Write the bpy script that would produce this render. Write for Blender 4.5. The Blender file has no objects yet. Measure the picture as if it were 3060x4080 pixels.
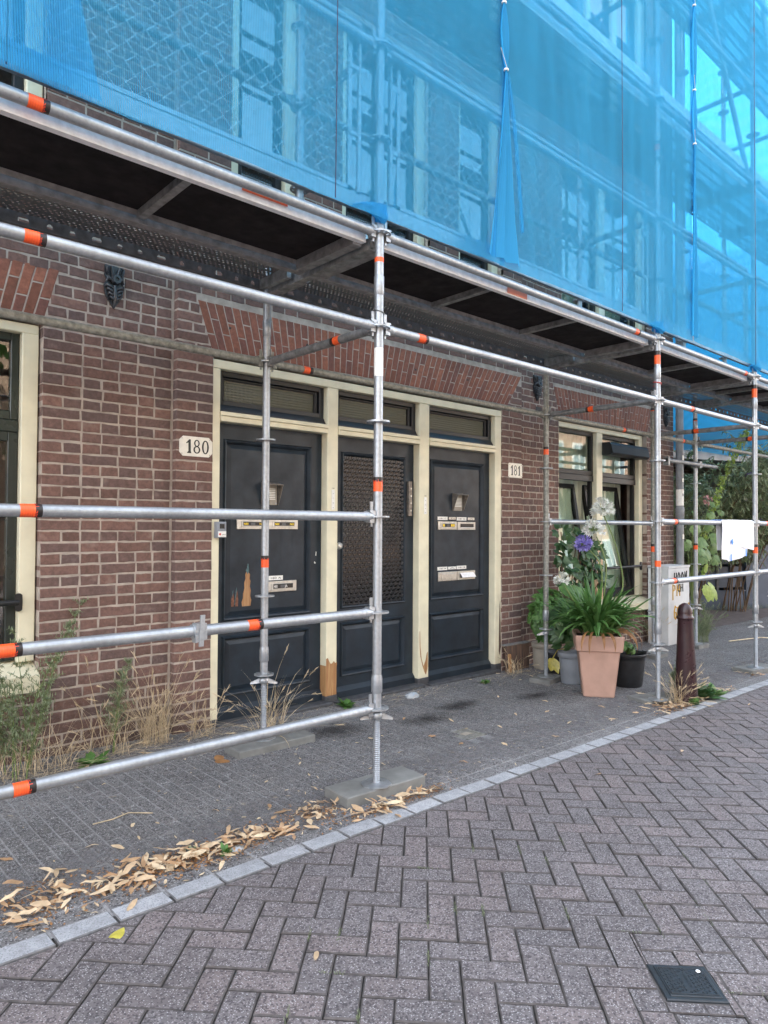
import bpy, math, random
from mathutils import Vector, Matrix, noise

# ------------------------------------------------------------------ camera, sky, sun, exposure
S = bpy.context.scene
COL = S.collection
CAM = Vector((-2.433, -2.746, 1.401)); YAW, PIT, ROL = 0.73396, 0.020113, 0.00549
fw = Vector((math.sin(YAW)*math.cos(PIT), math.cos(YAW)*math.cos(PIT), math.sin(PIT)))
rt = Vector((math.cos(YAW), -math.sin(YAW), 0)); up = rt.cross(fw)
R_ = rt*math.cos(ROL) + up*math.sin(ROL); U_ = -rt*math.sin(ROL) + up*math.cos(ROL)
cd = bpy.data.cameras.new('camera'); cam = bpy.data.objects.new('camera', cd); COL.objects.link(cam)
M = Matrix(((R_.x, U_.x, -fw.x, CAM.x), (R_.y, U_.y, -fw.y, CAM.y), (R_.z, U_.z, -fw.z, CAM.z), (0, 0, 0, 1)))
cam.matrix_world = M
cd.sensor_fit = 'VERTICAL'; cd.sensor_height = 36.0; cd.lens = 2779.04/4080*36
cd.clip_start = 0.05; cd.clip_end = 500
S.camera = cam
SUN_AZ = math.radians(-42); SUN_EL = math.radians(48)      # azimuth from +y towards +x
w = bpy.data.worlds.new('World'); S.world = w; w.use_nodes = True
nt = w.node_tree; bg = nt.nodes['Background']
sky = nt.nodes.new('ShaderNodeTexSky'); sky.sky_type = 'NISHITA'; sky.sun_disc = False
sky.sun_elevation = SUN_EL; sky.sun_rotation = SUN_AZ; sky.air_density = 1.0; sky.dust_density = 2.5; sky.ozone_density = 1.0
hs = nt.nodes.new('ShaderNodeHueSaturation'); hs.inputs['Saturation'].default_value = .36      # hazy, milky summer sky
nt.links.new(sky.outputs[0], hs.inputs['Color']); nt.links.new(hs.outputs[0], bg.inputs[0]); bg.inputs[1].default_value = 0.15
sl = bpy.data.lights.new('sun', 'SUN'); sl.energy = 3.2; sl.angle = math.radians(0.6); sl.color = (1, .96, .90)
so = bpy.data.objects.new('sun', sl); COL.objects.link(so)
sd = Vector((math.sin(SUN_AZ)*math.cos(SUN_EL), math.cos(SUN_AZ)*math.cos(SUN_EL), math.sin(SUN_EL)))
so.rotation_euler = sd.to_track_quat('Z', 'Y').to_euler(); so.location = (0, 0, 20)
S.view_settings.view_transform = 'Standard'; S.view_settings.look = 'None'
S.view_settings.exposure = 3.05; S.view_settings.gamma = 1
S.cycles.transparent_max_bounces = 24; S.cycles.max_bounces = 8
S.cycles.use_denoising = True

def seen(p, pad=0.0):
    v = Vector(p) - CAM; d = v.dot(fw)
    if d < .1: return False
    a = v.dot(R_)/d*2779.04/1530; b = v.dot(U_)/d*2779.04/2040
    return abs(a) < 1+pad and abs(b) < 1+pad
def gz(x, y=0): return -0.012*x

# ------------------------------------------------------------------ object helpers
def wloc(o):
    v = Vector((0, 0, 0))
    while o is not None:
        v += o.location; o = o.parent
    return v
def tag(o, label=None, cat=None, group=None, kind=None):
    if label: o['label'] = label
    if cat: o['category'] = cat
    if group: o['group'] = group
    if kind: o['kind'] = kind
    return o
def empty(name, loc, label=None, cat=None, group=None, kind=None, parent=None):
    o = bpy.data.objects.new(name, None); COL.objects.link(o)
    o.empty_display_size = .1
    if parent is not None:
        o.parent = parent; loc = Vector(loc) - wloc(parent)
    o.location = loc
    return tag(o, label, cat, group, kind)
def inst(name, mesh, loc, parent=None, rot=None):
    o = bpy.data.objects.new(name, mesh); COL.objects.link(o)
    if parent is not None:
        o.parent = parent; loc = Vector(loc) - wloc(parent)
    o.location = loc
    if rot is not None: o.rotation_euler = rot
    return o
class MB:
    def __init__(s): s.v = []; s.f = []; s.m = []; s.x = None; s.sm = []
    def add(s, vs, fs, mi=0, smooth=False):
        b = len(s.v)
        if s.x is not None: vs = [s.x @ Vector(p) for p in vs]
        s.v.extend([tuple(p) for p in vs]); s.f.extend([tuple(b+i for i in f) for f in fs])
        s.m.extend([mi]*len(fs)); s.sm.extend([smooth]*len(fs)); return s
    def box(s, x0, x1, y0, y1, z0, z1, mi=0):
        vs = [(x, y, z) for x in (x0, x1) for y in (y0, y1) for z in (z0, z1)]
        return s.add(vs, [(0, 1, 3, 2), (4, 6, 7, 5), (0, 4, 5, 1), (2, 3, 7, 6), (0, 2, 6, 4), (1, 5, 7, 3)], mi)
    def obox(s, c, ax, ay, az, mi=0):           # oriented box: centre and half axes
        c, ax, ay, az = Vector(c), Vector(ax), Vector(ay), Vector(az)
        vs = [c+i*ax+j*ay+k*az for i in (-1, 1) for j in (-1, 1) for k in (-1, 1)]
        return s.add(vs, [(0, 1, 3, 2), (4, 6, 7, 5), (0, 4, 5, 1), (2, 3, 7, 6), (0, 2, 6, 4), (1, 5, 7, 3)], mi)
    def bbox(s, x0, x1, y0, y1, z0, z1, c=.004, mi=0):   # box with chamfered front (low y) and side edges
        vs = []
        for x, z in ((x0, z0), (x1, z0), (x1, z1), (x0, z1)): vs.append((x, y1, z))
        for x, z in ((x0, z0), (x1, z0), (x1, z1), (x0, z1)): vs.append((x, y0+c, z))
        for x, z in ((x0+c, z0+c), (x1-c, z0+c), (x1-c, z1-c), (x0+c, z1-c)): vs.append((x, y0, z))
        fs = [(3, 2, 1, 0), (8, 9, 10, 11)]
        for i in range(4):
            j = (i+1) % 4; fs += [(i, j, 4+j, 4+i), (4+i, 4+j, 8+j, 8+i)]
        return s.add(vs, fs, mi)
    def path(s, pts, r, seg=8, mi=0, cap=True, smooth=True):
        pts = [Vector(p) for p in pts]; n = len(pts)
        rr = r if isinstance(r, (list, tuple)) else [r]*n
        vs = []; a0 = None
        for i, p in enumerate(pts):
            t = (pts[min(i+1, n-1)]-pts[max(i-1, 0)]).normalized()
            if a0 is None:
                a0 = t.cross(Vector((0, 0, 1)) if abs(t.z) < .9 else Vector((1, 0, 0))).normalized()
            a = (a0 - t*a0.dot(t)).normalized(); a0 = a; b = t.cross(a)
            for k in range(seg):
                th = 2*math.pi*k/seg; vs.append(p+(a*math.cos(th)+b*math.sin(th))*rr[i])
        fs = [(i*seg+k, i*seg+(k+1) % seg, (i+1)*seg+(k+1) % seg, (i+1)*seg+k) for i in range(n-1) for k in range(seg)]
        s.add(vs, fs, mi, smooth)
        if cap:
            s.add(vs[:seg], [tuple(range(seg))[::-1]], mi); s.add(vs[-seg:], [tuple(range(seg))], mi)
        return s
    def lathe(s, prof, c, seg=16, mi=0, axis=(0, 0, 1), smooth=True, cap=True, sq=None):
        ax = Vector(axis).normalized(); a = ax.cross(Vector((0, 1, 0)) if abs(ax.y) < .9 else Vector((1, 0, 0))).normalized(); b = ax.cross(a)
        c = Vector(c); vs = []
        for r, h in prof:
            for k in range(seg):
                th = 2*math.pi*k/seg
                rk = r*(sq(th) if sq else 1)
                vs.append(c+ax*h+(a*math.cos(th)+b*math.sin(th))*rk)
        n = len(prof)
        fs = [(i*seg+k, i*seg+(k+1) % seg, (i+1)*seg+(k+1) % seg, (i+1)*seg+k) for i in range(n-1) for k in range(seg)]
        s.add(vs, fs, mi, smooth)
        if cap:
            s.add(vs[:seg], [tuple(range(seg))[::-1]], mi); s.add(vs[-seg:], [tuple(range(seg))], mi)
        return s
    def prism(s, poly, y0, y1, mi=0, plane='xz'):       # polygon extruded between two depths
        n = len(poly)
        if plane == 'xz': f = lambda p, d: (p[0], d, p[1])
        elif plane == 'xy': f = lambda p, d: (p[0], p[1], d)
        else: f = lambda p, d: (d, p[0], p[1])
        vs = [f(p, y0) for p in poly]+[f(p, y1) for p in poly]
        fs = [tuple(range(n)), tuple(range(2*n-1, n-1, -1))]+[(i, (i+1) % n, n+(i+1) % n, n+i) for i in range(n)]
        return s.add(vs, fs, mi)
    def ring(s, o, i, yo, yi, mi=0):            # sloping picture-frame ring between two rectangles
        vs = [(o[0], yo, o[2]), (o[1], yo, o[2]), (o[1], yo, o[3]), (o[0], yo, o[3]),
              (i[0], yi, i[2]), (i[1], yi, i[2]), (i[1], yi, i[3]), (i[0], yi, i[3])]
        return s.add(vs, [(0, 1, 5, 4), (1, 2, 6, 5), (2, 3, 7, 6), (3, 0, 4, 7)], mi)
    def blade(s, pts, wd, side, mi=0, fold=.25):
        pts = [Vector(p) for p in pts]; n = len(pts); side = Vector(side).normalized(); vs = []
        for i, p in enumerate(pts):
            t = i/(n-1); ww = wd*(min(1, .45+2.2*t) if t < .6 else max(0.03, 1-((t-.6)/.4)**1.6))
            tt = (pts[min(i+1, n-1)]-pts[max(i-1, 0)]).normalized(); nn = side.cross(tt)
            vs += [p-side*ww*.5+nn*ww*fold, p, p+side*ww*.5+nn*ww*fold]
        fs = []
        for i in range(n-1):
            a = i*3; fs += [(a, a+1, a+4, a+3), (a+1, a+2, a+5, a+4)]
        return s.add(vs, fs, mi, True)
    def build(s, name, mats, parent=None, smooth=None, loc=None):
        off = wloc(parent) if parent is not None else Vector(loc or (0, 0, 0))
        me = bpy.data.meshes.new(name)
        me.from_pydata([(p[0]-off.x, p[1]-off.y, p[2]-off.z) for p in s.v], [], s.f)
        for m in (mats if isinstance(mats, (list, tuple)) else [mats]): me.materials.append(m)
        if len(me.materials) > 1: me.polygons.foreach_set('material_index', s.m)
        me.polygons.foreach_set('use_smooth', s.sm if smooth is None else [smooth]*len(s.f))
        me.update()
        o = bpy.data.objects.new(name, me); COL.objects.link(o)
        if parent is not None: o.parent = parent
        else: o.location = off
        return o
    def mesh(s, name, mats):
        me = bpy.data.meshes.new(name); me.from_pydata(s.v, [], s.f)
        for m in (mats if isinstance(mats, (list, tuple)) else [mats]): me.materials.append(m)
        if len(me.materials) > 1: me.polygons.foreach_set('material_index', s.m)
        me.polygons.foreach_set('use_smooth', s.sm); me.update(); return me

# ------------------------------------------------------------------ materials
def newmat(name):
    m = bpy.data.materials.new(name); m.use_nodes = True
    n = m.node_tree; b = n.nodes['Principled BSDF']; return m, n, b
def N(n, t, **k):
    x = n.nodes.new('ShaderNode'+t)
    for a, b in k.items(): setattr(x, a, b)
    return x
def L(n, a, b): n.links.new(a, b)
def geo(n): return N(n, 'NewGeometry')
def noise_tex(n, scale, detail=3, rough=.55, vec=None):
    t = N(n, 'TexNoise'); t.inputs['Scale'].default_value = scale; t.inputs['Detail'].default_value = detail; t.inputs['Roughness'].default_value = rough
    L(n, vec if vec is not None else geo(n).outputs['Position'], t.inputs['Vector']); return t
def ramp(n, src, stops):
    r = N(n, 'ValToRGB'); e = r.color_ramp.elements
    while len(e) < len(stops): e.new(.5)
    for x, (p, c) in zip(e, stops): x.position = p; x.color = (c, c, c, 1) if isinstance(c, (int, float)) else (*c, 1)
    L(n, src, r.inputs[0]); return r
def mix(n, f, a, b, mode='MIX'):
    x = N(n, 'Mix', data_type='RGBA', blend_type=mode)
    for i, v in ((0, f), (6, a), (7, b)):
        if hasattr(v, 'links'): L(n, v, x.inputs[i])
        elif isinstance(v, (int, float)): x.inputs[i].default_value = v if i == 0 else (v, v, v, 1)
        else: x.inputs[i].default_value = (*v, 1)
    return x.outputs[2]
def math_(n, op, a, b=None, c=None):
    x = N(n, 'Math', operation=op)
    for i, v in enumerate((a, b, c)):
        if v is None: continue
        if hasattr(v, 'links'): L(n, v, x.inputs[i])
        else: x.inputs[i].default_value = v
    return x.outputs[0]
def bump(n, b, src, strength=.3, dist=.005):
    x = N(n, 'Bump'); x.inputs['Strength'].default_value = strength; x.inputs['Distance'].default_value = dist
    L(n, src, x.inputs['Height']); L(n, x.outputs[0], b.inputs['Normal']); return x
def piece_random(n):    # one random number per piece, for single pieces and for joined ones alike
    a = N(n, 'ObjectInfo').outputs['Random']; b = geo(n).outputs['Random Per Island']
    return math_(n, 'FRACT', math_(n, 'ADD', math_(n, 'MULTIPLY', a, 7.13), b))
def plain(name, col, rough=.5, metal=0, spec=.5, nscale=None, amount=.25, bs=None, bd=.002, coat=0):
    m, n, b = newmat(name)
    b.inputs['Base Color'].default_value = (*col, 1); b.inputs['Roughness'].default_value = rough
    b.inputs['Metallic'].default_value = metal; b.inputs['Specular IOR Level'].default_value = spec
    if coat: b.inputs['Coat Weight'].default_value = coat
    if nscale:
        t = noise_tex(n, nscale, 4)
        r = ramp(n, t.outputs[0], [(.3, 1-amount), (.7, 1+amount*.4)])
        L(n, mix(n, 1.0, col, r.outputs[0], 'MULTIPLY'), b.inputs['Base Color'])
        rr = ramp(n, t.outputs[0], [(.25, min(1, rough+.12)), (.75, max(.03, rough-.08))]); L(n, rr.outputs[0], b.inputs['Roughness'])
    if bs: bump(n, b, noise_tex(n, bs, 3).outputs[0], .4, bd)
    return m
def m_brick(name, c1, c2, c3, lime=.12):
    m, n, b = newmat(name); r = piece_random(n)
    base = ramp(n, r, [(0, tuple(x*1.12 for x in c1)), (.3, c2), (.6, c3), (.82, c1), (1, tuple(x*.66 for x in c1))])
    t = noise_tex(n, 38, 5, .65); t2 = noise_tex(n, 9, 3)
    c = mix(n, 1.0, base.outputs[0], ramp(n, t.outputs[0], [(.3, .72), (.72, 1.28)]).outputs[0], 'MULTIPLY')
    c = mix(n, ramp(n, t2.outputs[0], [(.6, 0), (.82, lime)]).outputs[0], c, (.42, .34, .30))
    # lime bloom and soot near the ground
    z = N(n, 'SeparateXYZ'); L(n, geo(n).outputs['Position'], z.inputs[0])
    low = math_(n, 'MULTIPLY', math_(n, 'SUBTRACT', .95, z.outputs[2]), .9); low.node.use_clamp = True
    sp = ramp(n, noise_tex(n, 60, 5, .7).outputs[0], [(.52, 0), (.66, .55)])
    c = mix(n, math_(n, 'MULTIPLY', sp.outputs[0], low), c, (.30, .26, .25))
    base_dark = math_(n, 'MULTIPLY', math_(n, 'SUBTRACT', .42, z.outputs[2]), 1.5); base_dark.node.use_clamp = True
    c = mix(n, math_(n, 'MULTIPLY', base_dark, .55), c, (.035, .028, .026))
    L(n, c, b.inputs['Base Color']); b.inputs['Roughness'].default_value = .82
    bump(n, b, noise_tex(n, 70, 6, .7).outputs[0], .55, .006)
    return m
def m_paver(name, base, fleck, dark, tint, scale=170, bright=.5):
    m, n, b = newmat(name); r = piece_random(n)
    P = geo(n).outputs['Position']
    v = N(n, 'TexVoronoi'); v.inputs['Scale'].default_value = scale; L(n, P, v.inputs['Vector'])
    sc = N(n, 'SeparateColor'); L(n, v.outputs['Color'], sc.inputs[0])
    bc = mix(n, ramp(n, r, [(0, 0), (.55, .35), (1, 1)]).outputs[0], base, tint)
    big = noise_tex(n, 1.7, 3); c = mix(n, 1.0, bc, ramp(n, big.outputs[0], [(.3, .82), (.7, 1.16)]).outputs[0], 'MULTIPLY')
    wear = noise_tex(n, 23, 4); c = mix(n, 1.0, c, ramp(n, wear.outputs[0], [(.3, .8), (.7, 1.15)]).outputs[0], 'MULTIPLY')
    hasf = math_(n, 'GREATER_THAN', sc.outputs[0], bright); near = math_(n, 'LESS_THAN', v.outputs['Distance'], .38)
    c = mix(n, math_(n, 'MULTIPLY', math_(n, 'MULTIPLY', hasf, near), math_(n, 'MULTIPLY', sc.outputs[1], .95)), c, fleck)
    c = mix(n, math_(n, 'MULTIPLY', math_(n, 'LESS_THAN', sc.outputs[0], .2), .7), c, dark)
    L(n, c, b.inputs['Base Color']); b.inputs['Roughness'].default_value = .78; b.inputs['Specular IOR Level'].default_value = .35
    bump(n, b, v.outputs['Distance'], .5, .002)
    return m
MAT = {}
MAT['brick'] = m_brick('brown_brick', (.172, .096, .076), (.142, .081, .067), (.110, .073, .066), .3)
MAT['arch'] = m_brick('red_brick', (.245, .092, .055), (.205, .076, .048), (.155, .064, .047), .08)
MAT['brick_far'] = m_brick('far_brick', (.16, .09, .07), (.13, .07, .06), (.10, .06, .05), .1)
MAT['mortar'] = plain('mortar', (.40, .345, .295), .9, nscale=14, amount=.3, bs=90, bd=.003)
MAT['street'] = m_paver('street_paver', (.128, .117, .121), (.38, .37, .38), (.040, .036, .040), (.160, .134, .134), 175, .45)
MAT['pave'] = m_paver('pavement_paver', (.148, .145, .145), (.46, .47, .49), (.028, .028, .034), (.148, .145, .146), 150, .45)
MAT['kerb'] = m_paver('kerb_stone', (.29, .305, .325), (.42, .43, .45), (.17, .18, .19), (.35, .36, .38), 260, .6)
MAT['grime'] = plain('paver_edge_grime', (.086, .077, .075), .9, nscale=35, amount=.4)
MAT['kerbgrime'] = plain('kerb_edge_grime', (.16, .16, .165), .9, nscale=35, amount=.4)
MAT['cream'] = plain('cream_paint', (.74, .70, .52), .42, nscale=6, amount=.13)
MAT['door'] = plain('dark_paint', (.019, .029, .041), .38, spec=.32, nscale=7, amount=.4)
MAT['doorblack'] = plain('black_paint', (.012, .014, .018), .35)
MAT['olive'] = plain('dark_green_paint', (.020, .026, .022), .3, nscale=5, amount=.3)
MAT['galv'] = plain('galvanised_steel', (.40, .43, .46), .40, .65, nscale=55, amount=.16, bs=90, bd=.0004)
def wear(m, spots=(.20, .17, .14), pale=(.62, .61, .58)):
    n = m.node_tree; b = n.nodes['Principled BSDF']; src = b.inputs['Base Color'].links[0].from_socket
    f1 = ramp(n, noise_tex(n, 34, 6, .75).outputs[0], [(.66, 0), (.72, .75)]); f2 = ramp(n, noise_tex(n, 52, 5, .7, None).outputs[0], [(.70, 0), (.74, .8)])
    st = noise_tex(n, 4.0, 4); c = mix(n, 1.0, src, ramp(n, st.outputs[0], [(.3, .78), (.7, 1.12)]).outputs[0], 'MULTIPLY')
    c = mix(n, f1.outputs[0], c, spots); c = mix(n, f2.outputs[0], c, pale); L(n, c, b.inputs['Base Color'])
wear(MAT['galv'])
MAT['galvdark'] = plain('weathered_steel', (.29, .30, .305), .5, .5, nscale=22, amount=.45, bs=40, bd=.001)
MAT['galvmoss'] = plain('mossy_steel', (.29, .295, .265), .55, .4, nscale=40, amount=.4, bs=60, bd=.001)
MAT['alu'] = plain('aluminium', (.90, .90, .91), .4, .1, nscale=30, amount=.15)
MAT['aludark'] = plain('grimy_aluminium', (.30, .30, .31), .5, .5, nscale=18, amount=.4)
MAT['darkzinc'] = plain('dull_zinc', (.10, .105, .115), .55, .3, nscale=20, amount=.4)
MAT['fadedtape'] = plain('faded_orange_label', (.72, .25, .16), .5)
MAT['ply'] = plain('black_plywood', (.021, .018, .019), .8, spec=.15, nscale=12, amount=.3)
MAT['orange'] = plain('orange_tape', (.92, .12, .025), .38, nscale=70, amount=.2)
MAT['tapeblack'] = plain('black_tape', (.02, .015, .015), .4)
MAT['tapered'] = plain('tape_lettering', (.75, .07, .03), .4)
MAT['white'] = plain('white_plate', (.80, .80, .76), .35, nscale=30, amount=.1)
MAT['enamel'] = plain('cream_enamel', (.78, .75, .66), .3, nscale=30, amount=.12)
MAT['ink'] = plain('black_lettering', (.012, .012, .012), .35)
MAT['iron'] = plain('cast_iron', (.026, .028, .033), .34, spec=.6, bs=60)
MAT['anth'] = plain('anthracite_frame', (.016, .017, .019), .38, spec=.3)
MAT['stone'] = plain('bluestone', (.060, .062, .068), .6, nscale=20, amount=.35, bs=50)
MAT['slab'] = plain('concrete_block', (.18, .185, .178), .75, nscale=9, amount=.28, bs=120, bd=.001)
MAT['wood'] = None
MAT['terra'] = plain('terracotta_plastic', (.44, .275, .215), .55, nscale=7, amount=.16)
MAT['greypot'] = plain('grey_plastic', (.235, .255, .285), .5, nscale=9, amount=.15)
MAT['beigepot'] = plain('beige_plastic', (.33, .30, .25), .6, nscale=9, amount=.2)
MAT['bucket'] = plain('black_plastic', (.022, .024, .028), .48, nscale=18, amount=.35)
MAT['soil'] = plain('soil', (.045, .030, .020), .95, bs=60, bd=.01)
MAT['bollard'] = plain('maroon_paint', (.032, .013, .016), .30, nscale=9, amount=.35, bs=25)
MAT['cab'] = plain('cabinet_paint', (.62, .64, .65), .5, nscale=3, amount=.2)
MAT['pipe'] = plain('grey_pvc', (.22, .235, .25), .45, nscale=9, amount=.25)
MAT['paper'] = plain('white_cloth', (.82, .83, .86), .8)
MAT['bluetape'] = plain('blue_tape', (.03, .22, .75), .5)
MAT['steelplate'] = plain('brushed_steel', (.56, .55, .51), .35, .7, nscale=40, amount=.2)
MAT['bronze'] = plain('worn_metal', (.26, .23, .20), .5, .5, nscale=40, amount=.4)
MAT['coverplastic'] = plain('black_cover', (.024, .030, .036), .42, nscale=24, amount=.3)
MAT['bluepaint'] = plain('blue_grey_paint', (.058, .082, .122), .5, nscale=4, amount=.2)
MAT['darkroom'] = plain('dark_room', (.02, .02, .02), .9)
MAT['curtain'] = plain('curtain_cloth', (.72, .76, .62), .9, nscale=4, amount=.2)
MAT['yellow'] = plain('yellow_print', (.85, .62, .03), .4)
MAT['red'] = plain('red_paint', (.55, .05, .04), .5)
MAT['ochre'] = plain('ochre_spray', (.55, .33, .05), .6)
MAT['gravelbed'] = plain('sand_joint', (.045, .041, .036), .95, nscale=30, amount=.5, bs=80, bd=.003)
MAT['palejoint'] = plain('pale_joint', (.27, .27, .275), .95, nscale=60, amount=.4, bs=90, bd=.002)
MAT['concrete'] = plain('asphalt_patch', (.11, .09, .088), .9, nscale=8, amount=.3, bs=90)
MAT['greybeam'] = plain('grey_metal_beam', (.30, .31, .32), .5, .3, nscale=6, amount=.2)
MAT['fencewood'] = plain('grey_weathered_wood', (.10, .105, .11), .8, nscale=14, amount=.35)
MAT['clear'] = plain('clear_plastic', (.33, .36, .39), .15, spec=.7)
def m_wood(name, c1, c2):
    m, n, b = newmat(name)
    mp = N(n, 'Mapping'); mp.inputs['Scale'].default_value = (1, 1, .05); L(n, geo(n).outputs['Position'], mp.inputs[0])
    t = noise_tex(n, 90, 4, .6, mp.outputs[0]); r = ramp(n, t.outputs[0], [(.35, c1), (.65, c2)])
    L(n, r.outputs[0], b.inputs['Base Color']); b.inputs['Roughness'].default_value = .55; return m
MAT['wood'] = m_wood('bare_orange_wood', (.28, .13, .05), (.46, .27, .12))
MAT['palewood'] = m_wood('bare_pale_wood', (.52, .34, .20), (.66, .47, .31))
MAT['rotwood'] = m_wood('rotten_board', (.05, .035, .028), (.16, .10, .075))
def m_leaf(name, c1, c2, rough=.5, trans=.25):
    m, n, b = newmat(name); r = piece_random(n)
    c = ramp(n, r, [(0, c1), (1, c2)]); t = noise_tex(n, 30, 3)
    cc = mix(n, 1.0, c.outputs[0], ramp(n, t.outputs[0], [(.3, .75), (.7, 1.2)]).outputs[0], 'MULTIPLY')
    L(n, cc, b.inputs['Base Color']); b.inputs['Roughness'].default_value = rough
    tr = N(n, 'BsdfTranslucent'); L(n, cc, tr.inputs[0]); ms = N(n, 'MixShader'); ms.inputs[0].default_value = trans
    out = n.nodes['Material Output']; L(n, b.outputs[0], ms.inputs[1]); L(n, tr.outputs[0], ms.inputs[2]); L(n, ms.outputs[0], out.inputs[0])
    return m
MAT['strap'] = m_leaf('agapanthus_leaf', (.055, .15, .035), (.14, .28, .085), .30)
MAT['green'] = m_leaf('fresh_leaf', (.045, .13, .022), (.12, .25, .06))
MAT['darkleaf'] = m_leaf('dark_leaf', (.030, .085, .030), (.075, .155, .055), .4)
MAT['bigleaf'] = m_leaf('broad_leaf', (.10, .20, .06), (.19, .30, .10), .5)
MAT['limeleaf'] = m_leaf('lime_leaf', (.28, .42, .08), (.38, .48, .12), .5)
MAT['silver'] = m_leaf('silvery_leaf', (.15, .21, .10), (.32, .38, .22), .6)
MAT['weed'] = m_leaf('grey_green_weed', (.15, .20, .11), (.30, .35, .21), .6)
MAT['straw'] = m_leaf('dry_straw', (.46, .36, .22), (.72, .60, .42), .7, .15)
MAT['litter'] = m_leaf('dry_bract', (.42, .25, .13), (.76, .62, .42), .6, .2)
MAT['brownleaf'] = m_leaf('brown_leaf', (.24, .12, .05), (.42, .22, .09), .6, .2)
MAT['yellowleaf'] = m_leaf('yellow_leaf', (.55, .48, .06), (.62, .56, .12), .5, .2)
MAT['purple'] = m_leaf('purple_bloom', (.10, .04, .28), (.24, .12, .50), .6)
MAT['blueflower'] = m_leaf('violet_bloom', (.20, .17, .50), (.36, .32, .72), .5)
MAT['whiteflower'] = m_leaf('white_bloom', (.66, .70, .62), (.86, .86, .84), .5, .3)
MAT['stem'] = plain('green_stem', (.14, .20, .06), .5)
MAT['twig'] = plain('brown_twig', (.13, .085, .05), .8)
def m_net(name, alpha):
    m, n, b = newmat(name); out = n.nodes['Material Output']; n.nodes.remove(b)
    G_ = geo(n); P = G_.outputs['Position']
    d = N(n, 'BsdfDiffuse'); t = N(n, 'BsdfTranslucent'); tr = N(n, 'BsdfTransparent')
    d.inputs[0].default_value = (.075, .45, .78, 1); t.inputs[0].default_value = (.055, .48, .86, 1); tr.inputs[0].default_value = (.64, .88, 1, 1)
    a = N(n, 'MixShader'); a.inputs[0].default_value = .5; L(n, d.outputs[0], a.inputs[1]); L(n, t.outputs[0], a.inputs[2])
    x = N(n, 'SeparateXYZ'); L(n, P, x.inputs[0])
    wv = math_(n, 'SINE', math_(n, 'MULTIPLY', math_(n, 'ADD', x.outputs[0], math_(n, 'MULTIPLY', x.outputs[2], .05)), 2*math.pi/.0085))
    nz = ramp(n, noise_tex(n, 2.2, 4).outputs[0], [(.3, -.04), (.7, .05)])
    f = math_(n, 'ADD', math_(n, 'ADD', alpha, math_(n, 'MULTIPLY', wv, .06)), nz.outputs[0]); f.node.use_clamp = True
    # knitted threads have depth, so the net closes up when seen along its surface
    vd = N(n, 'VectorMath', operation='DOT_PRODUCT'); L(n, G_.outputs['Incoming'], vd.inputs[0]); L(n, G_.outputs['Normal'], vd.inputs[1])
    cs = math_(n, 'MAXIMUM', math_(n, 'ABSOLUTE', vd.outputs['Value']), .36)
    f = math_(n, 'SUBTRACT', 1, math_(n, 'POWER', math_(n, 'SUBTRACT', 1, f), math_(n, 'DIVIDE', 1, cs)))
    ms = N(n, 'MixShader'); L(n, f, ms.inputs[0]); L(n, tr.outputs[0], ms.inputs[1]); L(n, a.outputs[0], ms.inputs[2]); L(n, ms.outputs[0], out.inputs[0])
    return m
MAT['net'] = m_net('blue_net', .35)
MAT['netfold'] = m_net('blue_net_folded', .74)
def m_glass(name, tint=(.9, .95, .93), ior=.065, rough=0.0, wob=.0):
    m, n, b = newmat(name); out = n.nodes['Material Output']; n.nodes.remove(b)
    g = N(n, 'BsdfGlossy'); g.inputs['Roughness'].default_value = rough; tr = N(n, 'BsdfTransparent'); tr.inputs[0].default_value = (*tint, 1)
    G_ = geo(n); vd = N(n, 'VectorMath', operation='DOT_PRODUCT'); L(n, G_.outputs['Incoming'], vd.inputs[0]); L(n, G_.outputs['Normal'], vd.inputs[1])
    sch = math_(n, 'POWER', math_(n, 'SUBTRACT', 1, math_(n, 'ABSOLUTE', vd.outputs['Value'])), 5)
    f = math_(n, 'ADD', ior, math_(n, 'MULTIPLY', sch, 1-ior)).node
    if wob:
        bp = N(n, 'Bump'); bp.inputs['Strength'].default_value = wob; bp.inputs['Distance'].default_value = .01; L(n, noise_tex(n, 3, 2).outputs[0], bp.inputs['Height']); L(n, bp.outputs[0], g.inputs['Normal'])
    ms = N(n, 'MixShader'); L(n, f.outputs[0], ms.inputs[0]); L(n, tr.outputs[0], ms.inputs[1]); L(n, g.outputs[0], ms.inputs[2]); L(n, ms.outputs[0], out.inputs[0])
    return m
MAT['glass'] = m_glass('window_glass', wob=.02)
MAT['glass_up'] = m_glass('coated_window_glass', ior=.22, wob=.015)
MAT['paleglass'] = plain('pale_pane', (.22, .30, .32), .2)
def m_ribbed():
    m, n, b = newmat('ribbed_glass')
    x = N(n, 'SeparateXYZ'); L(n, geo(n).outputs['Position'], x.inputs[0])
    wv = math_(n, 'SINE', math_(n, 'MULTIPLY', x.outputs[0], 2*math.pi/.011)); wz = math_(n, 'SINE', math_(n, 'MULTIPLY', x.outputs[2], 2*math.pi/.02))
    b.inputs['Base Color'].default_value = (.10, .10, .06, 1); b.inputs['Roughness'].default_value = .12; b.inputs['Specular IOR Level'].default_value = .9
    bump(n, b, math_(n, 'ADD', wv, math_(n, 'MULTIPLY', wz, .5)), .8, .0022); return m
MAT['ribbed'] = m_ribbed()
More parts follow.
